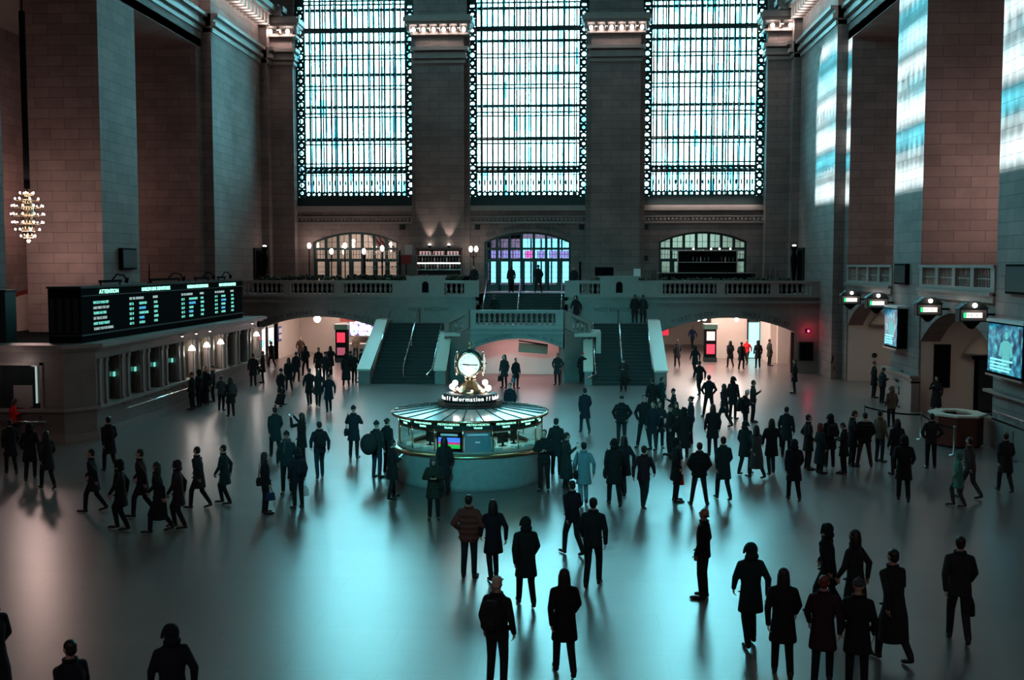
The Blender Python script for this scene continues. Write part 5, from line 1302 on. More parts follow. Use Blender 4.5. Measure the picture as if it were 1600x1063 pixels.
def remesh(mb, vox, smooth=6, name='body'):
    me = mb.mesh(name); o = bpy.data.objects.new('tmp', me); COL.objects.link(o)
    m = o.modifiers.new('r', 'REMESH'); m.mode = 'VOXEL'; m.voxel_size = vox; m.use_smooth_shade = True
    s_ = o.modifiers.new('s', 'SMOOTH'); s_.iterations = smooth; s_.factor = .5
    dg = bpy.context.evaluated_depsgraph_get(); r = bpy.data.meshes.new_from_object(o.evaluated_get(dg))
    r.name = name; r.polygons.foreach_set('use_smooth', [True]*len(r.polygons))
    bpy.data.objects.remove(o); bpy.data.meshes.remove(me); r.materials.clear()
    return r
PC = {}
def cached(key, fn):
    if key not in PC: PC[key] = fn()
    return PC[key]
def body_mesh(pn):
    J = pose(pn); L = lambda p: lean(J, p); mb = MB()
    ly = J['lean']*2
    mb.loft([(0, 0, .86, .14, .09), (0, 0, .95, .16, .10), (0, ly*.1, 1.08, .13, .085), (0, ly*.3, 1.26, .145, .095), (0, ly*.42, 1.37, .12, .075), (0, ly*.5, 1.45, .06, .055)])
    for i in (0, 1):
        mb.cap(L(J['sh'][i])+V(.03*(1-2*i), 0, -.06), L(J['el'][i]), .042, .036); mb.cap(L(J['el'][i]), L(J['wr'][i]), .037, .026)
        mb.cap(J['hp'][i], J['kn'][i], .078, .052); mb.cap(J['kn'][i], J['an'][i], .050, .034); mb.cap(J['an'][i]-V(0, 0, .03), J['toe'][i], .032, .026)
        # hand: palm, four curled fingers of unequal length, thumb off the side of the palm
        w_ = L(J['wr'][i]); d = J['hd'][i].normalized(); sgn = 1 if i == 0 else -1
        side_ = d.cross(V(sgn, 0, 0)); side_ = (V(0, 1, 0)-d*d.y).normalized() if abs(d.y) < .9 else V(1, 0, 0)
        nrm = d.cross(side_).normalized()
        if nrm.x*sgn < 0: nrm = -nrm
        pe = w_+d*.085
        for q in (-.026, -.009, .009, .026): mb.cap(w_+side_*q*.5, pe+side_*q, .017, .013, 8)
        for q, l in ((.028, .062), (.009, .072), (-.010, .066), (-.028, .050)):
            a = pe+side_*q; b_ = a+(d*.85+nrm*.5).normalized()*l*.55; c = b_+(d*.45+nrm*.9).normalized()*l*.5
            mb.cap(a, b_, .0092, .0088, 8); mb.cap(b_, c, .0088, .0078, 8)
        t0 = w_+d*.03+side_*.03; t1 = t0+(d*.6+side_*.8+nrm*.2).normalized()*.038; t2 = t1+(d*.9+side_*.25+nrm*.3).normalized()*.03
        mb.cap(t0, t1, .012, .0105, 8); mb.cap(t1, t2, .0105, .0085, 8)
    H = headM(J)
    mb.cap(V(0, ly*.45, 1.42), H @ V(0, .005, .05), .058, .052)
    h = MB(); h.ell((0, .005, .125), .073, .088, .102, 18, 12); h.ell((0, .028, .07), .052, .058, .062, 14, 8); h.cap((0, .045, .035), (0, .058, .028), .026, .02)
    h.cap((0, .088, .135), (0, .112, .095), .009, .014, 8); h.cap((-.012, .098, .092), (.012, .098, .092), .009, .009, 8)       # nose
    for s_ in (-1, 1):
        h.cap((s_*.018, .09, .148), (s_*.045, .078, .150), .008, .007, 8)      # brow
        h.ell((s_*.077, -.002, .112), .010, .020, .032, 8, 6)                   # ear
        h.ell((s_*.04, .06, .09), .022, .022, .02, 8, 6)                        # cheek
    h.cap((-.018, .093, .062), (.018, .093, .062), .007, .007, 8); h.cap((-.014, .091, .050), (.014, .091, .050), .008, .008, 8)  # lips
    mb.add([H @ Vector(v) for v in h.v], h.f)
    return remesh(mb, .0085, 3, 'body')
def eyes_mesh(pn):
    J = pose(pn); H = headM(J); h = MB()
    for s_ in (-1, 1): h.ell((s_*.031, .082, .132), .012, .008, .007, 10, 6)
    mb = MB().add([H @ Vector(v) for v in h.v], h.f, True); me = mb.mesh('eyes'); me.materials.append(EYE_M); return me
def coat_mesh(pn, kind):
    J = pose(pn); L = lambda p: lean(J, p); mb = MB(); ly = J['lean']*2
    puff = 1.14 if kind == 'puffer' else 1.0
    hem = {'jacket': .80, 'puffer': .78, 'coat': .60, 'long': .34, 'sweater': .86}[kind]
    fl = {'jacket': .0, 'puffer': .01, 'coat': .03, 'long': .06, 'sweater': -.01}[kind]
    secs = [(0, 0, hem, .185+fl, .135+fl), (0, 0, hem+.02, .187+fl, .138+fl)]
    if hem < .7: secs += [(0, 0, .72, .19+fl*.6, .14+fl*.5)]
    secs += [(0, 0, .92, .185*puff, .132*puff), (0, ly*.12, 1.08, .168*puff, .122*puff), (0, ly*.3, 1.25, .190*puff, .132*puff), (0, ly*.4, 1.34, .175*puff, .12), (0, ly*.45, 1.405, .145, .10), (0, ly*.5, 1.455, .10, .085), (0, ly*.55, 1.50, .072, .07)]
    mb.loft(secs, 22, 2.05)
    for i in (0, 1):
        a, b, c = L(J['sh'][i])+V(.012*(1-2*i), 0, -.035), L(J['el'][i]), L(J['wr'][i]); r = .064*puff
        mb.cap(V(.03*(2*i-1), a.y, 1.45), a, .05, r*.93); mb.cap(a, b, r, r*.92); mb.cap(b, c+(c-b).normalized()*-.0, r*.88, r*.66)
    mb.tube([(.085*math.cos(2*PI*i/12), ly*.55-.01+.08*math.sin(2*PI*i/12), 1.51) for i in range(13)], .022, 6)   # collar
    if kind == 'puffer' :
        for z in (.86, .98, 1.10, 1.22, 1.34): mb.loft([(0, ly*(z-.95)*.9, z-.03, .185*puff, .13*puff), (0, ly*(z-.95)*.9, z, .205*puff, .15*puff), (0, ly*(z-.95)*.9, z+.03, .185*puff, .13*puff)])
    if kind in ('coat', 'long', 'jacket'):
        for s_ in (-1, 1): mb.obox((s_*.12, .13, max(hem+.16, .9)), (.12, .03, .03))
        rr = random.Random(len(pn)*7+len(kind))
        for k in range(9):
            a = 2*PI*k/9+rr.random()*.3; z0 = hem+.02; z1 = hem+.3+.2*rr.random()
            mb.cap(((.17+fl)*math.cos(a), (.12+fl)*math.sin(a), z0+.01), (.165*math.cos(a), .115*math.sin(a), min(z1, 1.0)), .024, .010, 6)
    return remesh(mb, .014, 2, 'coat')
def legs_mesh(pn):
    J = pose(pn); mb = MB()
    mb.loft([(0, 0, .80, .13, .10), (0, 0, .86, .165, .115), (0, 0, .95, .165, .112), (0, 0, 1.02, .15, .1)])
    for i in (0, 1):
        mb.cap(J['hp'][i]-V(0, 0, .02), J['kn'][i], .098, .070); mb.cap(J['kn'][i], J['an'][i]+V(0, 0, .01), .070, .056)
    return remesh(mb, .014, 2, 'trousers')
def shoes_mesh(pn):
    J = pose(pn); mb = MB()
    for i in (0, 1):
        a, t = J['an'][i], J['toe'][i]; g = (a.z < .1)
        mb.cap(a+V(0, -.01, .02), a-V(0, .02, .035), .046, .046, 10); mb.cap(a-V(0, .03, .05), t, .042, .036, 10)
        mb.cap(a-V(0, .035, .055), t+V(0, .03, -.005), .034, .030, 10)
    return remesh(mb, .011, 2, 'shoes')
def hair_mesh(pn, kind):
    J = pose(pn); H = headM(J); h = MB()
    if kind == 'short': h.ell((0, -.014, .155), .082, .092, .085, 16, 10); h.ell((0, -.04, .10), .074, .062, .075, 14, 8)
    elif kind == 'long': h.ell((0, -.014, .15), .087, .096, .093, 16, 10); h.loft([(0, -.05, -.14, .085, .045), (0, -.055, -.05, .10, .055), (0, -.045, .07, .095, .068), (0, -.035, .15, .08, .07)]); h.cap((-.075, .02, .12), (-.085, .02, -.04), .022, .018, 8); h.cap((.075, .02, .12), (.085, .02, -.04), .022, .018, 8)
    elif kind == 'bun': h.ell((0, -.014, .15), .083, .094, .088, 16, 10); h.ell((0, -.045, .09), .07, .055, .065); h.ell((0, -.11, .16), .042, .042, .042)
    elif kind == 'beanie': h.ell((0, -.008, .17), .086, .096, .085, 16, 10); h.tube([(.083*math.cos(2*PI*i/14), -.006+.093*math.sin(2*PI*i/14), .155) for i in range(15)], .016, 6); h.ell((0, -.01, .26), .02, .02, .02)
    elif kind == 'cap': h.ell((0, -.008, .165), .083, .094, .075, 16, 10); h.loft([(0, .095, .150, .06, .055), (0, .10, .162, .058, .05)]); h.ell((0, -.05, .10), .066, .045, .05)
    elif kind == 'hood': h.ell((0, -.03, .12), .105, .105, .125, 18, 12); h.ell((0, -.06, .01), .12, .085, .08, 14, 8); h.tube([(.10*math.cos(PI*i/12), .055-.0*i, .03+.175*math.sin(PI*i/12)) for i in range(13)], .022, 6)
    elif kind == 'bald': h.tube([(.078*math.cos(PI+PI*i/10), -.005+.088*math.sin(PI+PI*i/10), .09) for i in range(11)], .014, 6)
    mb = MB(); mb.add([H @ Vector(v) for v in h.v], h.f)
    return remesh(mb, .0095, 2, 'hair')
def scarf_mesh(pn):
    J = pose(pn); ly = J['lean']; mb = MB()
    for z, r in ((1.49, .10), (1.535, .09)): mb.tube([(r*math.cos(2*PI*i/14), ly+r*.95*math.sin(2*PI*i/14), z) for i in range(15)], .032, 8)
    mb.cap((.04, .11+ly, 1.48), (.05, .15, 1.2), .03, .035, 8)
    return remesh(mb, .014, 2, 'scarf')
def part(name, me, parent, mat):
    o = bpy.data.objects.new(name, me); COL.objects.link(o); o.parent = parent
    if not me.materials: me.materials.append(mat)
    o.material_slots[0].link = 'OBJECT'; o.material_slots[0].material = mat
    return o
COATN = {'jacket': 'jacket', 'puffer': 'puffer_jacket', 'coat': 'coat', 'long': 'long_coat', 'sweater': 'sweater'}
HN = {'short': 'hair', 'long': 'hair', 'bun': 'hair', 'beanie': 'knit_hat', 'cap': 'cap', 'hood': 'hood', 'bald': 'hair'}
PEOPLE = []
def person(px, py, h, face, pn, coat, cc, hair, label, legs='black', hc=None, sk='pale', z=0.0, bags=(), at=None, scarf=None, group=None):
    loc = Vector(at) if at else floor_at(px, py, z)
    loc.z = z
    if z == 0 and 41 < loc.y < 61 and loc.x < -17.15: loc.x = -17.15
    if z == 0 and 58 < loc.y < 66 and -12.15 < loc.x < -11.4: loc.x = -12.15
    # face: degrees from straight away, measured against the line of sight
    ray = math.atan2(-loc.x, loc.y)
    o = empty('person', loc, ray+R(face)); s_ = h/1.75; o.scale = (s_, s_, s_); tag(o, label, 'person', group)
    part('body', cached(('b', pn), lambda: body_mesh(pn)), o, skin[sk])
    part('trousers', cached(('l', pn), lambda: legs_mesh(pn)), o, CM[legs])
    part('shoes', cached(('s', pn), lambda: shoes_mesh(pn)), o, SHOE)
    part(COATN[coat], cached(('c', pn, coat), lambda: coat_mesh(pn, coat)), o, CM[cc])
    hm = CM[hc] if hair in ('beanie', 'cap', 'hood') and hc in CM else (CM[cc] if hair == 'hood' else HAIR.get(hc or 'black', HAIR['black']) if hair not in ('beanie', 'cap') else CM['charcoal'])
    part(HN[hair], cached(('h', pn, hair), lambda: hair_mesh(pn, hair)), o, hm)
    e = cached(('e', pn), lambda: eyes_mesh(pn)); eo = bpy.data.objects.new('eyes', e); COL.objects.link(eo); eo.parent = o
    if scarf: part('scarf', cached(('sc', pn), lambda: scarf_mesh(pn)), o, CM[scarf])
    J = pose(pn); bpy.context.view_layer.update; Mx = Matrix.Translation(loc) @ Matrix.Rotation(ray+R(face), 4, 'Z') @ Matrix.Scale(s_, 4)
    for b in bags: bag(b, J, Mx, ray+R(face), s_)
    PEOPLE.append(o); return o
def place(o, Mx, p, rz, s_):
    o.location = Mx @ p; o.rotation_euler = (0, 0, rz); o.scale = (s_, s_, s_)
def bag(b, J, Mx, rz, s_):
    kind, mat, lab = b[:3]
    if kind == 'backpack':
        o = empty('backpack'); tag(o, lab, 'backpack'); place(o, Mx, V(0, -.13+J['lean']*.5, 1.0), rz, s_)
        mb = MB().loft([(0, -.09, 0, .13, .07), (0, -.10, .03, .16, .095), (0, -.10, .22, .165, .10), (0, -.085, .38, .14, .08), (0, -.07, .44, .09, .05)]); part('pack', remesh(mb, .014, 3, 'pack'), o, CM[mat])
        part('front_pocket', remesh(MB().loft([(0, -.19, .04, .11, .04), (0, -.20, .12, .12, .045), (0, -.185, .2, .10, .035)]), .012, 2, 'pocket'), o, CM[mat])
        mb = MB()
        for q in (-1, 1): mb.tube([(q*.08, -.03, .42), (q*.10, .12, .50), (q*.12, .27, .36), (q*.13, .24, .18), (q*.12, -.02, .05)], .016, 6)
        mb.build('strap', CM[mat], o)
    elif kind == 'bigpack':
        o = empty('backpack'); tag(o, lab, 'backpack'); place(o, Mx, V(0, -.13, .82), rz, s_)
        part('pack', remesh(MB().ell((0, -.27, .28), .26, .26, .33, 20, 12), .018, 3, 'pack'), o, CM[mat])
        mb = MB()
        for q in (-1, 1): mb.tube([(q*.08, -.03, .55), (q*.10, .12, .68), (q*.12, .27, .50), (q*.13, .22, .28), (q*.12, -.02, .1)], .018, 6)
        mb.build('strap', CM[mat], o)
    elif kind in ('handbag', 'plastic', 'tote', 'case'):
        i = b[3] if len(b) > 3 else 1
        w_ = lean(J, J['wr'][i])+J['hd'][i].normalized()*.10
        sz = {'handbag': (.14, .06, .22), 'plastic': (.14, .09, .30), 'tote': (.15, .06, .30), 'case': (.2, .06, .30)}[kind]
        nm = {'handbag': 'handbag', 'plastic': 'shopping_bag', 'tote': 'tote_bag', 'case': 'briefcase'}[kind]
        o = empty(nm); tag(o, lab, 'bag'); place(o, Mx, w_-V(0, 0, .16), rz, s_)
        a, c, hh = sz
        part('bag_body', remesh(MB().loft([(0, 0, -hh, c, a), (0, 0, -hh+.03, c*1.1, a*1.05), (0, 0, -hh*.4, c, a*.95), (0, 0, 0, c*.35, a*.6 if kind == 'plastic' else a*.9)], 18, 3), .012, 2, 'bag_body'), o, CM[mat])
        MB().tube([(0, -a*.55, -.02), (0, -.03, .14), (0, .03, .14), (0, a*.55, -.02)], .009, 6).build('handle', CM[mat], o)
    elif kind == 'shoulder':
        o = empty('shoulder_bag'); tag(o, lab, 'bag'); place(o, Mx, V(.24*(b[3] if len(b) > 3 else 1), -.05, .88), rz, s_)
        part('bag_body', remesh(MB().loft([(0, 0, -.12, .05, .13), (0, 0, 0, .07, .15), (0, 0, .12, .045, .12)], 18, 3), .013, 2, 'bag_body'), o, CM[mat])
        q = -(b[3] if len(b) > 3 else 1)
        MB().tube([(0, -.08, .1), (q*.04, -.05, .5), (q*.05, .05, .62), (q*.03, .11, .45), (0, .12, .1)], .011, 6).build('strap', CM[mat], o)
    elif kind == 'phone':
        o = empty('mobile_phone'); tag(o, lab, 'phone'); a = (J['wr'][0]+J['wr'][1])/2 if J['wr'][0].z > 1.1 and abs(J['wr'][0].x) < .15 else J['wr'][1]
        place(o, Mx, lean(J, a)+V(0, .085, .05), rz, s_)
        MB().obox((0, 0, 0), (.075, .012, .15), Euler((R(-50), 0, 0))).build('case', M['black'], o); MB().obox((0, -.008, .004), (.066, .004, .138), Euler((R(-50), 0, 0))).build('lit_screen', M['cyan_panel'], o)
    elif kind == 'cup':
        o = empty('paper_cup'); tag(o, lab, 'cup'); place(o, Mx, lean(J, J['wr'][1])+J['hd'][1].normalized()*.08+V(-.01, .03, -.01), rz, s_)
        MB().lathe([(.028, 0), (.036, .09)], n=14).build('cup', M['white'], o); MB().lathe([(.038, .09), (.038, .1), (.03, .105)], n=14).build('lid', M['black'], o)
    elif kind == 'suitcase':
        o = empty('rolling_suitcase'); tag(o, lab, 'suitcase'); p = Mx @ V(.30, -.62, 0); o.location = p; o.rotation_euler = (0, 0, rz); o.scale = (s_, s_, s_)
        Q = Euler((R(-28), 0, 0)); QM = Q.to_matrix()
        part('shell', remesh(MB().obox(QM @ V(0, 0, .36)+V(0, 0, .03), (.38, .22, .52), Q), .02, 3, 'shell'), o, CM[mat])
        MB().tube([QM @ V(-.1, .06, .6)+V(0, 0, .03), QM @ V(-.1, .06, .92)+V(0, 0, .03), QM @ V(.1, .06, .92)+V(0, 0, .03), QM @ V(.1, .06, .6)+V(0, 0, .03)], .012, 6).build('handle', M['steel'], o)
        for q in (-.15, .15): MB().cyl((q-.02, -.02, .045), (q+.02, -.02, .045), .045, n=12).build('wheel', M['black'], o)
P = person
A, T, LF, RT = 0, 180, 90, -90       # away, towards the viewer, facing left, facing right
# --- sharp figures in the middle
P(415, 803, 1.62, -75, 'stand', 'jacket', 'black', 'long', 'woman with long dark hair in profile, standing left of the pair with the white bag', bags=[('shoulder', 'black', 'black bag on the shoulder of the long-haired woman in profile', -1), ('handbag', 'blue', 'small blue bag in the hand of the long-haired woman in profile', 1)])
P(466, 795, 1.64, 25, 'stand', 'jacket', 'navy', 'hood', 'hooded person with a white bag, nearest of the cluster left of the booth', bags=[('backpack', 'navy', 'dark backpack on the person holding the white bag'), ('plastic', 'white', 'white plastic shopping bag held by the hooded person', 1)])
P(449, 772, 1.78, 172, 'stand', 'jacket', 'teal', 'beanie', 'person in a pale-fronted teal jacket facing the camera behind the white-bag holder', sk='tan', scarf='grey')
P(472, 728, 1.72, 60, 'photo', 'coat', 'black', 'long', 'person raising a phone in both hands, back to us, behind the teal jacket', bags=[('phone', 'black', 'phone held up by the person left of the booth')])
P(440, 633, 1.68, -40, 'drag', 'coat', 'black', 'beanie', 'person in dark coat pulling a tilted suitcase near the ticket office', hc='plum', bags=[('suitcase', 'black', 'black wheeled suitcase tilted behind its owner near the ticket office')])
P(553, 716, 1.76, -15, 'crossed', 'coat', 'navy', 'beanie', 'person in dark coat and round hat standing alone between the suitcase and the booth', bags=[('shoulder', 'navy', 'dark bag on the back of the lone person in the round hat', -1)])
P(589, 747, 1.74, -38, 'stand', 'jacket', 'charcoal', 'beanie', 'person bent under a huge round pack at the left side of the booth', legs='denim', bags=[('bigpack', 'charcoal', 'huge round dark pack on a back at the left side of the booth')])
P(606, 738, 1.70, -50, 'pockets', 'jacket', 'black', 'bun', 'person with a topknot right behind the huge round pack')
P(613, 780, 1.66, -60, 'legsapart', 'coat', 'black', 'short', 'person in dark coat with legs apart looking at a hand, left front of the booth', bags=[('phone', 'black', 'phone in the hand of the striding person at the left front of the booth')])
P(678, 812, 1.62, 178, 'phone', 'coat', 'olive', 'hood', 'woman in a fur-hooded coat looking down at her phone in front of the booth', hc='grey', bags=[('phone', 'black', 'phone held by the woman in the fur-hooded coat'), ('shoulder', 'black', 'black handbag at the hip of the woman in the fur-hooded coat', -1)])
P(694, 775, 1.68, 30, 'stand', 'coat', 'black', 'long', 'dark-coated woman leaning at the booth counter just behind the fur-hooded woman')
P(850, 768, 1.78, 172, 'crossed', 'jacket', 'black', 'short', 'man with folded hands facing us at the right front of the booth')
P(869, 742, 1.76, -20, 'stand', 'coat', 'black', 'short', 'taller man in a dark coat behind the man with folded hands', bags=[('case', 'black', 'dark briefcase held low behind the man with folded hands', 1)])
P(885, 765, 1.66, -70, 'hold', 'long', 'charcoal', 'bun', 'woman in an ankle-length coat holding a cup right of the booth', bags=[('cup', '', 'white paper cup held by the woman in the long coat'), ('shoulder', 'black', 'bag on the shoulder of the woman in the long coat', -1)])
P(1098, 935, 1.78, 72, 'up', 'jacket', 'black', 'bald', 'bald man in a dark jacket standing alone in profile on the bright floor', sk='tan', legs='charcoal')
P(777, 1078, 1.76, -25, 'stand', 'jacket', 'charcoal', 'cap', 'person in a pale cap and dark backpack, cut off by the bottom edge', legs='charcoal', hc='cream', bags=[('backpack', 'charcoal', 'dark backpack on the person in the pale cap at the bottom edge')])
P(882, 1056, 1.70, 10, 'walk', 'coat', 'black', 'long', 'dark long-haired figure walking away, right of the pale cap', legs='teal')
P(733, 903, 1.74, -15, 'pockets', 'puffer', 'rust', 'short', 'person in a dull red puffer jacket in front of the booth', legs='teal')
P(771, 906, 1.66, 15, 'step', 'coat', 'navy', 'long', 'dark walking figure just right of the dull red jacket', legs='teal')
P(822, 948, 1.72, 10, 'walk', 'coat', 'teal', 'hood', 'dark hooded figure walking away in the centre foreground', legs='black')
P(926, 918, 1.82, -10, 'step', 'jacket', 'teal', 'short', 'tall broad figure in teal walking at the centre right foreground', legs='teal')
P(895, 868, 1.68, 30, 'walk', 'jacket', 'navy', 'short', 'stooping dark figure behind the tall broad figure in teal', legs='teal')
P(1172, 1010, 1.78, 20, 'step', 'coat', 'teal', 'hood', 'teal-coated hooded figure walking alone left of the foreground crowd', legs='teal')
P(1222, 1060, 1.74, 5, 'walk', 'coat', 'black', 'long', 'leftmost dark figure of the foreground crowd at the lower right', legs='black')
P(1284, 1072, 1.72, -5, 'step', 'coat', 'plum', 'short', 'plum-coated second figure of the foreground crowd at the lower right', hc='red')
P(1338, 1078, 1.72, 0, 'stand', 'coat', 'black', 'beanie', 'third figure with a grey hat in the foreground crowd at the lower right', hc='grey')
P(1395, 1035, 1.86, 40, 'walk', 'long', 'charcoal', 'short', 'large grey-coated figure at the right end of the foreground crowd', legs='charcoal')
P(1335, 985, 1.80, 60, 'step', 'long', 'charcoal', 'long', 'big dark-coated figure behind the middle of the foreground crowd')
P(1293, 962, 1.72, 65, 'walk', 'coat', 'navy', 'hood', 'navy hooded figure at the back left of the foreground crowd', legs='teal')
P(1497, 1005, 1.84, 10, 'walk', 'jacket', 'charcoal', 'short', 'lone dark figure striding away at the far lower right', legs='charcoal', bags=[('case', 'black', 'dark case in the hand of the striding man at the far lower right', 1)])
# --- queue right of centre
P(1056, 784, 1.76, -80, 'pockets', 'coat', 'black', 'hood', 'man in dark coat with a pale collar standing right of the walkers, facing right', hc='black', scarf='grey', bags=[('tote', 'red', 'small red bag peeping out beside the man with the pale collar', 0)])
P(1092, 789, 1.70, 5, 'wide', 'puffer', 'black', 'short', 'person in a wide dark puffer jacket, back to us, behind the lone bald man', legs='charcoal')
P(971, 697, 1.80, 170, 'pockets', 'puffer', 'black', 'cap', 'broad man with hands in pockets, leftmost of the big standing group', legs='charcoal')
P(1006, 700, 1.88, 175, 'wide', 'jacket', 'black', 'short', 'tall man facing us, second from the left in the big standing group', legs='black')
P(1020, 703, 1.70, 150, 'stand', 'coat', 'navy', 'short', 'figure in navy directly right of the tall man in the standing group', legs='teal')
P(1030, 700, 1.66, 190, 'crossed', 'coat', 'charcoal', 'long', 'long-haired person with folded arms in the middle of the standing group')
P(1047, 712, 1.74, 120, 'pockets', 'jacket', 'black', 'beanie', 'person in a black hat facing left in the middle of the standing group')
P(1056, 700, 1.66, 180, 'phone', 'coat', 'olive', 'long', 'person in an olive coat looking down in the standing group')
P(1068, 715, 1.70, 20, 'stand', 'long', 'black', 'hood', 'person in a long black hooded coat at the right of the standing group')
P(1079, 693, 1.72, 100, 'hold', 'jacket', 'navy', 'bun', 'slim person with a bun, rightmost of the standing group', bags=[('shoulder', 'grey', 'grey bag on the slim person at the right of the standing group', 1)])
P(1019, 655, 1.74, 10, 'stand', 'coat', 'black', 'short', 'dark figure at the foot of the right stairs behind the standing group')
P(1034, 652, 1.72, -70, 'stand', 'jacket', 'teal', 'short', 'person in a teal jacket standing behind the standing group by the stair wall', bags=[('backpack', 'teal', 'teal backpack on the person by the right stair wall')])
P(1052, 672, 1.62, 100, 'hold', 'jacket', 'navy', 'beanie', 'short figure in a navy hat at the back of the standing group')
P(1093, 618, 1.72, 30, 'step', 'jacket', 'black', 'short', 'person stepping away beyond the standing group toward the right arch')
P(1107, 652, 1.80, 8, 'wide', 'jacket', 'black', 'short', 'dark-jacketed man walking away just outside the right arch')
P(1113, 712, 1.76, 15, 'stand', 'coat', 'black', 'long', 'tall dark figure right of the standing group, back turned')
P(1132, 668, 1.74, 60, 'walk', 'coat', 'navy', 'long', 'navy walking figure in front of the right arch kiosk')
P(1145, 655, 1.80, -30, 'stand', 'coat', 'black', 'hood', 'tall hooded figure right of the navy walker', bags=[('tote', 'black', 'black bag in the hand of the tall hooded figure', 1)])
P(1164, 676, 1.66, -75, 'phone', 'puffer', 'black', 'beanie', 'person with a white knit hat reading, right of the standing group', hc='white', bags=[('backpack', 'black', 'black backpack of the person in the white knit hat')])
P(1176, 660, 1.74, -80, 'hold', 'jacket', 'charcoal', 'short', 'person holding something out just behind the white knit hat')
P(960, 792, 1.84, 10, 'walk', 'coat', 'black', 'hood', 'tall dark hooded walker in front of the standing group', legs='black', bags=[('shoulder', 'navy', 'navy bag on the tall dark hooded walker', -1)])
P(975, 775, 1.70, 30, 'step', 'coat', 'navy', 'long', 'navy-coated walker half hidden behind the tall hooded walker', legs='teal')
P(1005, 795, 1.68, -20, 'walk', 'jacket', 'plum', 'short', 'leaning walker in a plum jacket between the hooded walker and the queue', legs='teal')
P(912, 790, 1.72, 12, 'step', 'coat', 'sky', 'short', 'walker in a pale blue coat right of the long-coated woman', legs='sky', bags=[('shoulder', 'black', 'black bag on the walker in the pale blue coat', -1)])
P(1130, 782, 1.76, 20, 'walk', 'coat', 'teal', 'short', 'dark teal walker right of the wide puffer jacket', legs='teal')
P(1163, 742, 1.68, -30, 'step', 'coat', 'teal', 'hood', 'teal hooded walker left of the waiting row on the right', legs='teal')
P(1182, 748, 1.62, 40, 'walk', 'long', 'grey', 'long', 'walker in a long grey coat left of the waiting row', legs='teal')
P(1205, 742, 1.74, 15, 'step', 'coat', 'black', 'long', 'dark walker just left of the waiting row on the right', legs='teal')
P(1240, 784, 1.72, 12, 'walk', 'coat', 'navy', 'hood', 'hooded figure walking nearest in front of the waiting row', legs='black')
P(1228, 715, 1.72, -15, 'stand', 'coat', 'teal', 'short', 'teal-coated figure at the left end of the waiting row')
P(1262, 734, 1.76, -70, 'pockets', 'coat', 'black', 'short', 'man in a dark coat facing right, first clear figure of the waiting row')
P(1281, 740, 1.58, -60, 'stand', 'long', 'teal', 'long', 'short woman in a long teal coat, second in the waiting row', hc='red')
P(1296, 730, 1.72, 20, 'stand', 'coat', 'black', 'hood', 'dark hooded person behind the short woman in the waiting row', bags=[('backpack', 'black', 'black backpack on the hooded person in the waiting row')])
P(1318, 740, 1.60, 70, 'phone', 'coat', 'black', 'short', 'short person in a dark coat looking down, middle of the waiting row')
P(1331, 728, 1.80, -70, 'phone', 'coat', 'charcoal', 'short', 'taller person looking at a phone, middle of the waiting row', bags=[('phone', 'black', 'phone of the taller person in the middle of the waiting row')])
P(1350, 730, 1.76, 15, 'wide', 'puffer', 'black', 'short', 'broad man with a pale collar, back to us, in the waiting row', legs='brown', scarf='cream')
P(1374, 722, 1.70, -40, 'stand', 'jacket', 'tan', 'short', 'person in a tan jacket right of the broad man in the waiting row', legs='denim')
P(1411, 785, 1.84, 5, 'walk', 'coat', 'black', 'hood', 'very dark tall figure walking in front of the octagonal desk queue', legs='black')
P(1400, 742, 1.74, 30, 'stand', 'coat', 'navy', 'long', 'navy-coated figure right behind the very dark tall walker')
P(1454, 732, 1.76, 15, 'pockets', 'jacket', 'charcoal', 'short', 'grey-jacketed person standing just left of the octagonal desk', legs='black')
P(1497, 792, 1.50, 100, 'step', 'coat', 'mint', 'hood', 'small figure in a mint green coat in front of the octagonal desk', legs='grey')
P(1515, 780, 1.72, 60, 'walk', 'jacket', 'grey', 'short', 'walker in a grey jacket just right of the mint green coat', legs='grey')
P(1570, 770, 1.72, 20, 'walk', 'coat', 'charcoal', 'short', 'dark walker in the right corner below the steel rail', legs='charcoal')
P(1241, 615, 1.74, 95, 'pockets', 'coat', 'black', 'short', 'lone man in a dark coat standing right of the right arch')
P(1303, 592, 1.70, 60, 'hold', 'coat', 'black', 'short', 'dark person holding a cup in the corner beneath the red lamp')
P(1365, 622, 1.78, -70, 'stand', 'coat', 'black', 'beanie', 'person in a red-toned hat left of the farther right pier', hc='rust')
P(1378, 630, 1.68, -60, 'phone', 'puffer', 'charcoal', 'short', 'person looking down in front of the farther right pier plinth')
P(1392, 622, 1.72, 100, 'stand', 'coat', 'navy', 'short', 'navy-coated person leaning on the farther right pier plinth')
P(1408, 636, 1.66, 110, 'hold', 'coat', 'brown', 'long', 'brown-coated person nearest the camera side of the farther right pier')
P(1392, 668, 1.66, 30, 'stand', 'jacket', 'tan', 'hood', 'person in a pale hooded jacket in front of the pier group', hc='tan')
P(1462, 648, 1.68, 170, 'hold', 'long', 'black', 'long', 'woman in a wide black coat with a pale face by the tall black panel')
P(1556, 690, 1.80, 60, 'stand', 'coat', 'navy', 'cap', 'uniformed attendant standing behind the octagonal desk at the right', hc='navy')
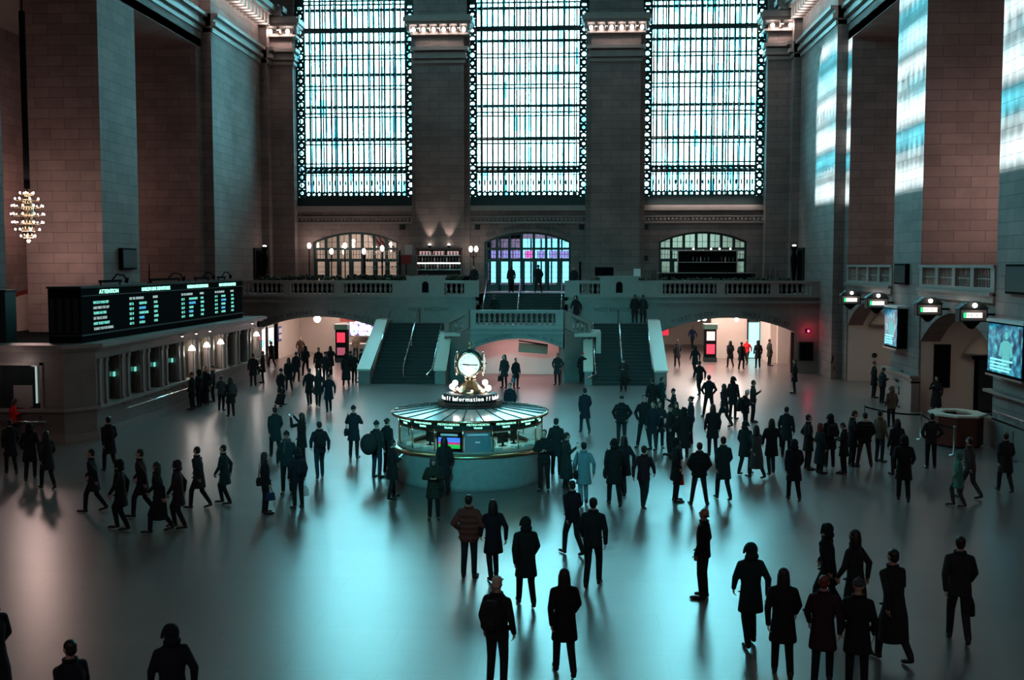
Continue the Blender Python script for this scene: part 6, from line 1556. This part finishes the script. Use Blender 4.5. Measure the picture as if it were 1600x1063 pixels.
# --- foot of the stairs and middle arch
P(788, 606, 1.74, 150, 'stand', 'coat', 'charcoal', 'hood', 'left of the two people with bags in the middle arch', bags=[('tote', 'olive', 'olive bag held by the left person in the middle arch', 1)])
P(806, 607, 1.60, -150, 'stand', 'coat', 'black', 'short', 'right and shorter of the two people with bags in the middle arch', bags=[('tote', 'sky', 'pale blue bag held between the two people in the middle arch', 1)])
P(871, 602, 1.74, 160, 'pockets', 'coat', 'charcoal', 'short', 'man in a grey coat at the right jamb of the middle arch')
P(910, 600, 1.72, 175, 'stand', 'coat', 'black', 'cap', 'person in a red cap at the foot of the right stairs', hc='red')
P(797, 662, 1.66, 160, 'stand', 'puffer', 'navy', 'short', 'person whose head and shoulders show just behind the booth roof')
P(914, 678, 1.76, 15, 'walk', 'coat', 'navy', 'short', 'slim dark walker right of the booth in front of the right stairs', legs='teal')
P(974, 612, 1.70, 170, 'phone', 'jacket', 'charcoal', 'short', 'person looking down at the foot of the right stairs')
P(0, 0, 1.74, 10, 'stand', 'coat', 'black', 'short', 'left of the close pair at the top of the right stairs', z=2.99, at=(3.6, 65.4, 2.99))
P(0, 0, 1.72, -10, 'stand', 'coat', 'charcoal', 'short', 'right of the close pair at the top of the right stairs', z=2.99, at=(4.1, 65.5, 2.99))
P(0, 0, 1.70, 150, 'walk', 'coat', 'black', 'hood', 'dark figure on the landing at the right of the upper stairs', z=2.99, at=(.1, 64.4, 2.99))
P(0, 0, 1.72, 20, 'step', 'coat', 'black', 'short', 'dark figure on the landing at the left of the upper stairs', z=2.99, at=(-4.7, 63.9, 2.99))
P(0, 0, 1.76, 10, 'stand', 'coat', 'black', 'long', 'left dark figure against the bright doors at the top of the upper stairs', z=4.7, at=(-4.1, 70.4, 4.7))
P(0, 0, 1.80, -10, 'wide', 'coat', 'black', 'short', 'right dark figure against the bright doors at the top of the upper stairs', z=4.7, at=(-2.35, 70.6, 4.7))
P(0, 0, 1.76, 170, 'stand', 'coat', 'black', 'short', 'dark figure at the end of the gallery left of the upper stairs', z=4.7, at=(-6.25, 67.5, 4.7))
P(0, 0, 1.70, 170, 'stand', 'coat', 'black', 'short', 'dark figure on the gallery just right of the upper stairs', z=4.7, at=(-.05, 67.6, 4.7))
# --- inside the right arch
P(1058, 574, 1.74, 10, 'walk', 'coat', 'black', 'short', 'dark walker alone at the left of the right arch')
P(1086, 585, 1.70, 30, 'step', 'coat', 'teal', 'hood', 'teal hooded walker left of the right arch kiosk')
P(1082, 545, 1.74, 150, 'walk', 'jacket', 'blue', 'short', 'distant blue jacket deep in the passage left of the kiosk')
P(1141, 575, 1.72, 20, 'walk', 'coat', 'black', 'long', 'dark walker first to the right of the right arch kiosk')
P(1158, 578, 1.72, -20, 'step', 'coat', 'black', 'short', 'dark walker second to the right of the right arch kiosk')
P(1167, 570, 1.66, 160, 'walk', 'jacket', 'red', 'short', 'small red jacket far back in the right arch')
P(1184, 575, 1.74, 15, 'stand', 'coat', 'black', 'hood', 'dark hooded figure before the lit doorway of the right arch')
P(1202, 572, 1.72, -60, 'stand', 'coat', 'olive', 'short', 'olive-coated figure at the right end of the right arch crowd')
# --- inside and before the left arch
P(425, 575, 1.66, 30, 'walk', 'coat', 'black', 'short', 'dark walker by the white ticket machines')
for k, (x, y, h, f, pn, ct, cc, hr, lb) in enumerate([
    (452, 612, 1.74, 10, 'walk', 'coat', 'black', 'long', 'left front walker of the crowd leaving through the left arch'),
    (463, 598, 1.70, -20, 'step', 'coat', 'navy', 'short', 'navy walker near the left of the left arch crowd'),
    (478, 588, 1.76, 20, 'walk', 'jacket', 'black', 'hood', 'hooded walker in the middle of the left arch crowd'),
    (484, 634, 1.72, 15, 'step', 'coat', 'black', 'short', 'left of the two nearest walkers before the left arch'),
    (497, 636, 1.70, -10, 'walk', 'coat', 'charcoal', 'long', 'right of the two nearest walkers before the left arch'),
    (514, 645, 1.72, 10, 'step', 'coat', 'navy', 'short', 'navy-coated walker nearest the stairs before the left arch'),
    (498, 592, 1.78, 160, 'stand', 'coat', 'black', 'short', 'tall dark figure in the middle of the left arch'),
    (509, 600, 1.74, 175, 'walk', 'jacket', 'charcoal', 'beanie', 'grey-hatted walker coming toward us through the left arch'),
    (517, 588, 1.76, 20, 'step', 'coat', 'black', 'long', 'long-haired walker just left of the left arch kiosk'),
    (541, 604, 1.76, 10, 'walk', 'long', 'black', 'hood', 'long-coated hooded walker in front of the left arch kiosk'),
    (548, 596, 1.70, -20, 'step', 'coat', 'teal', 'short', 'teal walker right behind the long-coated hooded walker'),
    (470, 566, 1.70, 170, 'walk', 'coat', 'brown', 'short', 'brown-coated figure deep in the left arch passage'),
    (556, 562, 1.72, 160, 'stand', 'jacket', 'tan', 'short', 'tan jacket in front of the bright shop display'),
    (577, 566, 1.70, 40, 'stand', 'jacket', 'sky', 'short', 'pale blue jacket in front of the bright shop display'),
    (568, 598, 1.66, -30, 'hold', 'jacket', 'black', 'short', 'slim person leaning by the wall of the left stairs'),
    (578, 592, 1.68, 120, 'stand', 'coat', 'black', 'beanie', 'dark figure beside the foot of the left stair wall')]):
    P(x, y, h, f, pn, ct, cc, hr, lb, legs='black')
# --- at the ticket windows
for (x, y, h, f, pn, ct, cc, hr, lb, hc_) in [
    (273, 640, 1.66, 60, 'stand', 'coat', 'black', 'beanie', 'person in a grey hat at the counter, nearest in the ticket window group', 'grey'),
    (286, 632, 1.70, 70, 'hold', 'coat', 'charcoal', 'short', 'second person at the counter of the ticket window group', None),
    (297, 636, 1.72, 60, 'stand', 'puffer', 'black', 'hood', 'hooded person in a puffer jacket in the ticket window group', 'black'),
    (321, 634, 1.82, 160, 'stand', 'coat', 'black', 'short', 'tall dark man facing us in the ticket window group', None),
    (331, 628, 1.72, 100, 'stand', 'jacket', 'navy', 'cap', 'navy-capped person behind the tall man in the ticket window group', 'navy'),
    (346, 642, 1.56, -30, 'phone', 'jacket', 'grey', 'short', 'short person in a pale grey jacket right of the ticket window group', None),
    (361, 651, 1.68, 20, 'stand', 'coat', 'charcoal', 'long', 'long-haired person with a pale pack, right end of the ticket window group', None),
    (342, 598, 1.74, 90, 'stand', 'coat', 'plum', 'short', 'plum-coated person at a dark ticket window farther back', None),
    (375, 604, 1.76, 10, 'stand', 'coat', 'black', 'short', 'black-coated figure standing at the last dark ticket windows', None)]:
    P(x, y, h, f, pn, ct, cc, hr, lb, hc=hc_, bags=[('backpack', 'grey', 'pale grey backpack on the long-haired person near the ticket windows')] if 'pale pack' in lb else ())
# --- left mass of walkers
P(431, 716, 1.72, 15, 'walk', 'coat', 'teal', 'short', 'dim teal walker behind the phone-raiser on the left', legs='black')
P(500, 748, 1.74, 10, 'step', 'jacket', 'navy', 'short', 'walker with a dark jacket and teal legs right of the white-bag cluster', legs='teal', bags=[('backpack', 'black', 'black backpack on the teal-legged walker')])
P(172, 738, 1.74, 20, 'walk', 'coat', 'black', 'short', 'dark walker alone in front of the ticket office corner')
P(22, 694, 1.66, -70, 'phone', 'jacket', 'red', 'long', 'person in a bright red jacket at the left edge by the end window', bags=[('phone', 'black', 'phone of the person in the bright red jacket')])
for (x, y, h, f, pn, ct, cc, hr, lb) in [
    (18, 742, 1.72, 10, 'walk', 'coat', 'black', 'short', 'dark walker right under the red jacket at the left edge'),
    (48, 752, 1.76, -10, 'step', 'coat', 'black', 'hood', 'hooded dark walker second from the left edge'),
    (75, 765, 1.70, 20, 'walk', 'coat', 'charcoal', 'long', 'charcoal walker third from the left edge'),
    (148, 800, 1.66, 70, 'walk', 'coat', 'charcoal', 'short', 'lone charcoal walker between the two left groups'),
    (190, 828, 1.74, 75, 'step', 'coat', 'black', 'hood', 'leftmost figure of the dense dark group left of centre'),
    (224, 808, 1.76, 70, 'walk', 'coat', 'plum', 'short', 'plum-coated figure in the dense dark group left of centre'),
    (250, 832, 1.72, 80, 'walk', 'long', 'black', 'long', 'long-coated figure in the middle of the dense dark group'),
    (280, 826, 1.70, 75, 'step', 'coat', 'plum', 'hood', 'hooded plum figure at the right of the dense dark group'),
    (312, 795, 1.66, 60, 'walk', 'coat', 'charcoal', 'short', 'slim walker right of the dense dark group'),
    (352, 788, 1.62, 70, 'step', 'coat', 'teal', 'short', 'faint teal walker farthest right of the left groups')]:
    P(x, y, h, f, pn, ct, cc, hr, lb)
P(-8, 1128, 1.84, 20, 'walk', 'long', 'black', 'hood', 'big black hooded figure cut by the left edge at the bottom')
P(272, 1180, 1.76, 15, 'step', 'coat', 'navy', 'hood', 'dark head and shoulders rising from the bottom edge, left of centre')
P(118, 1208, 1.72, 30, 'walk', 'coat', 'navy', 'short', 'low dark head at the bottom edge farther left')
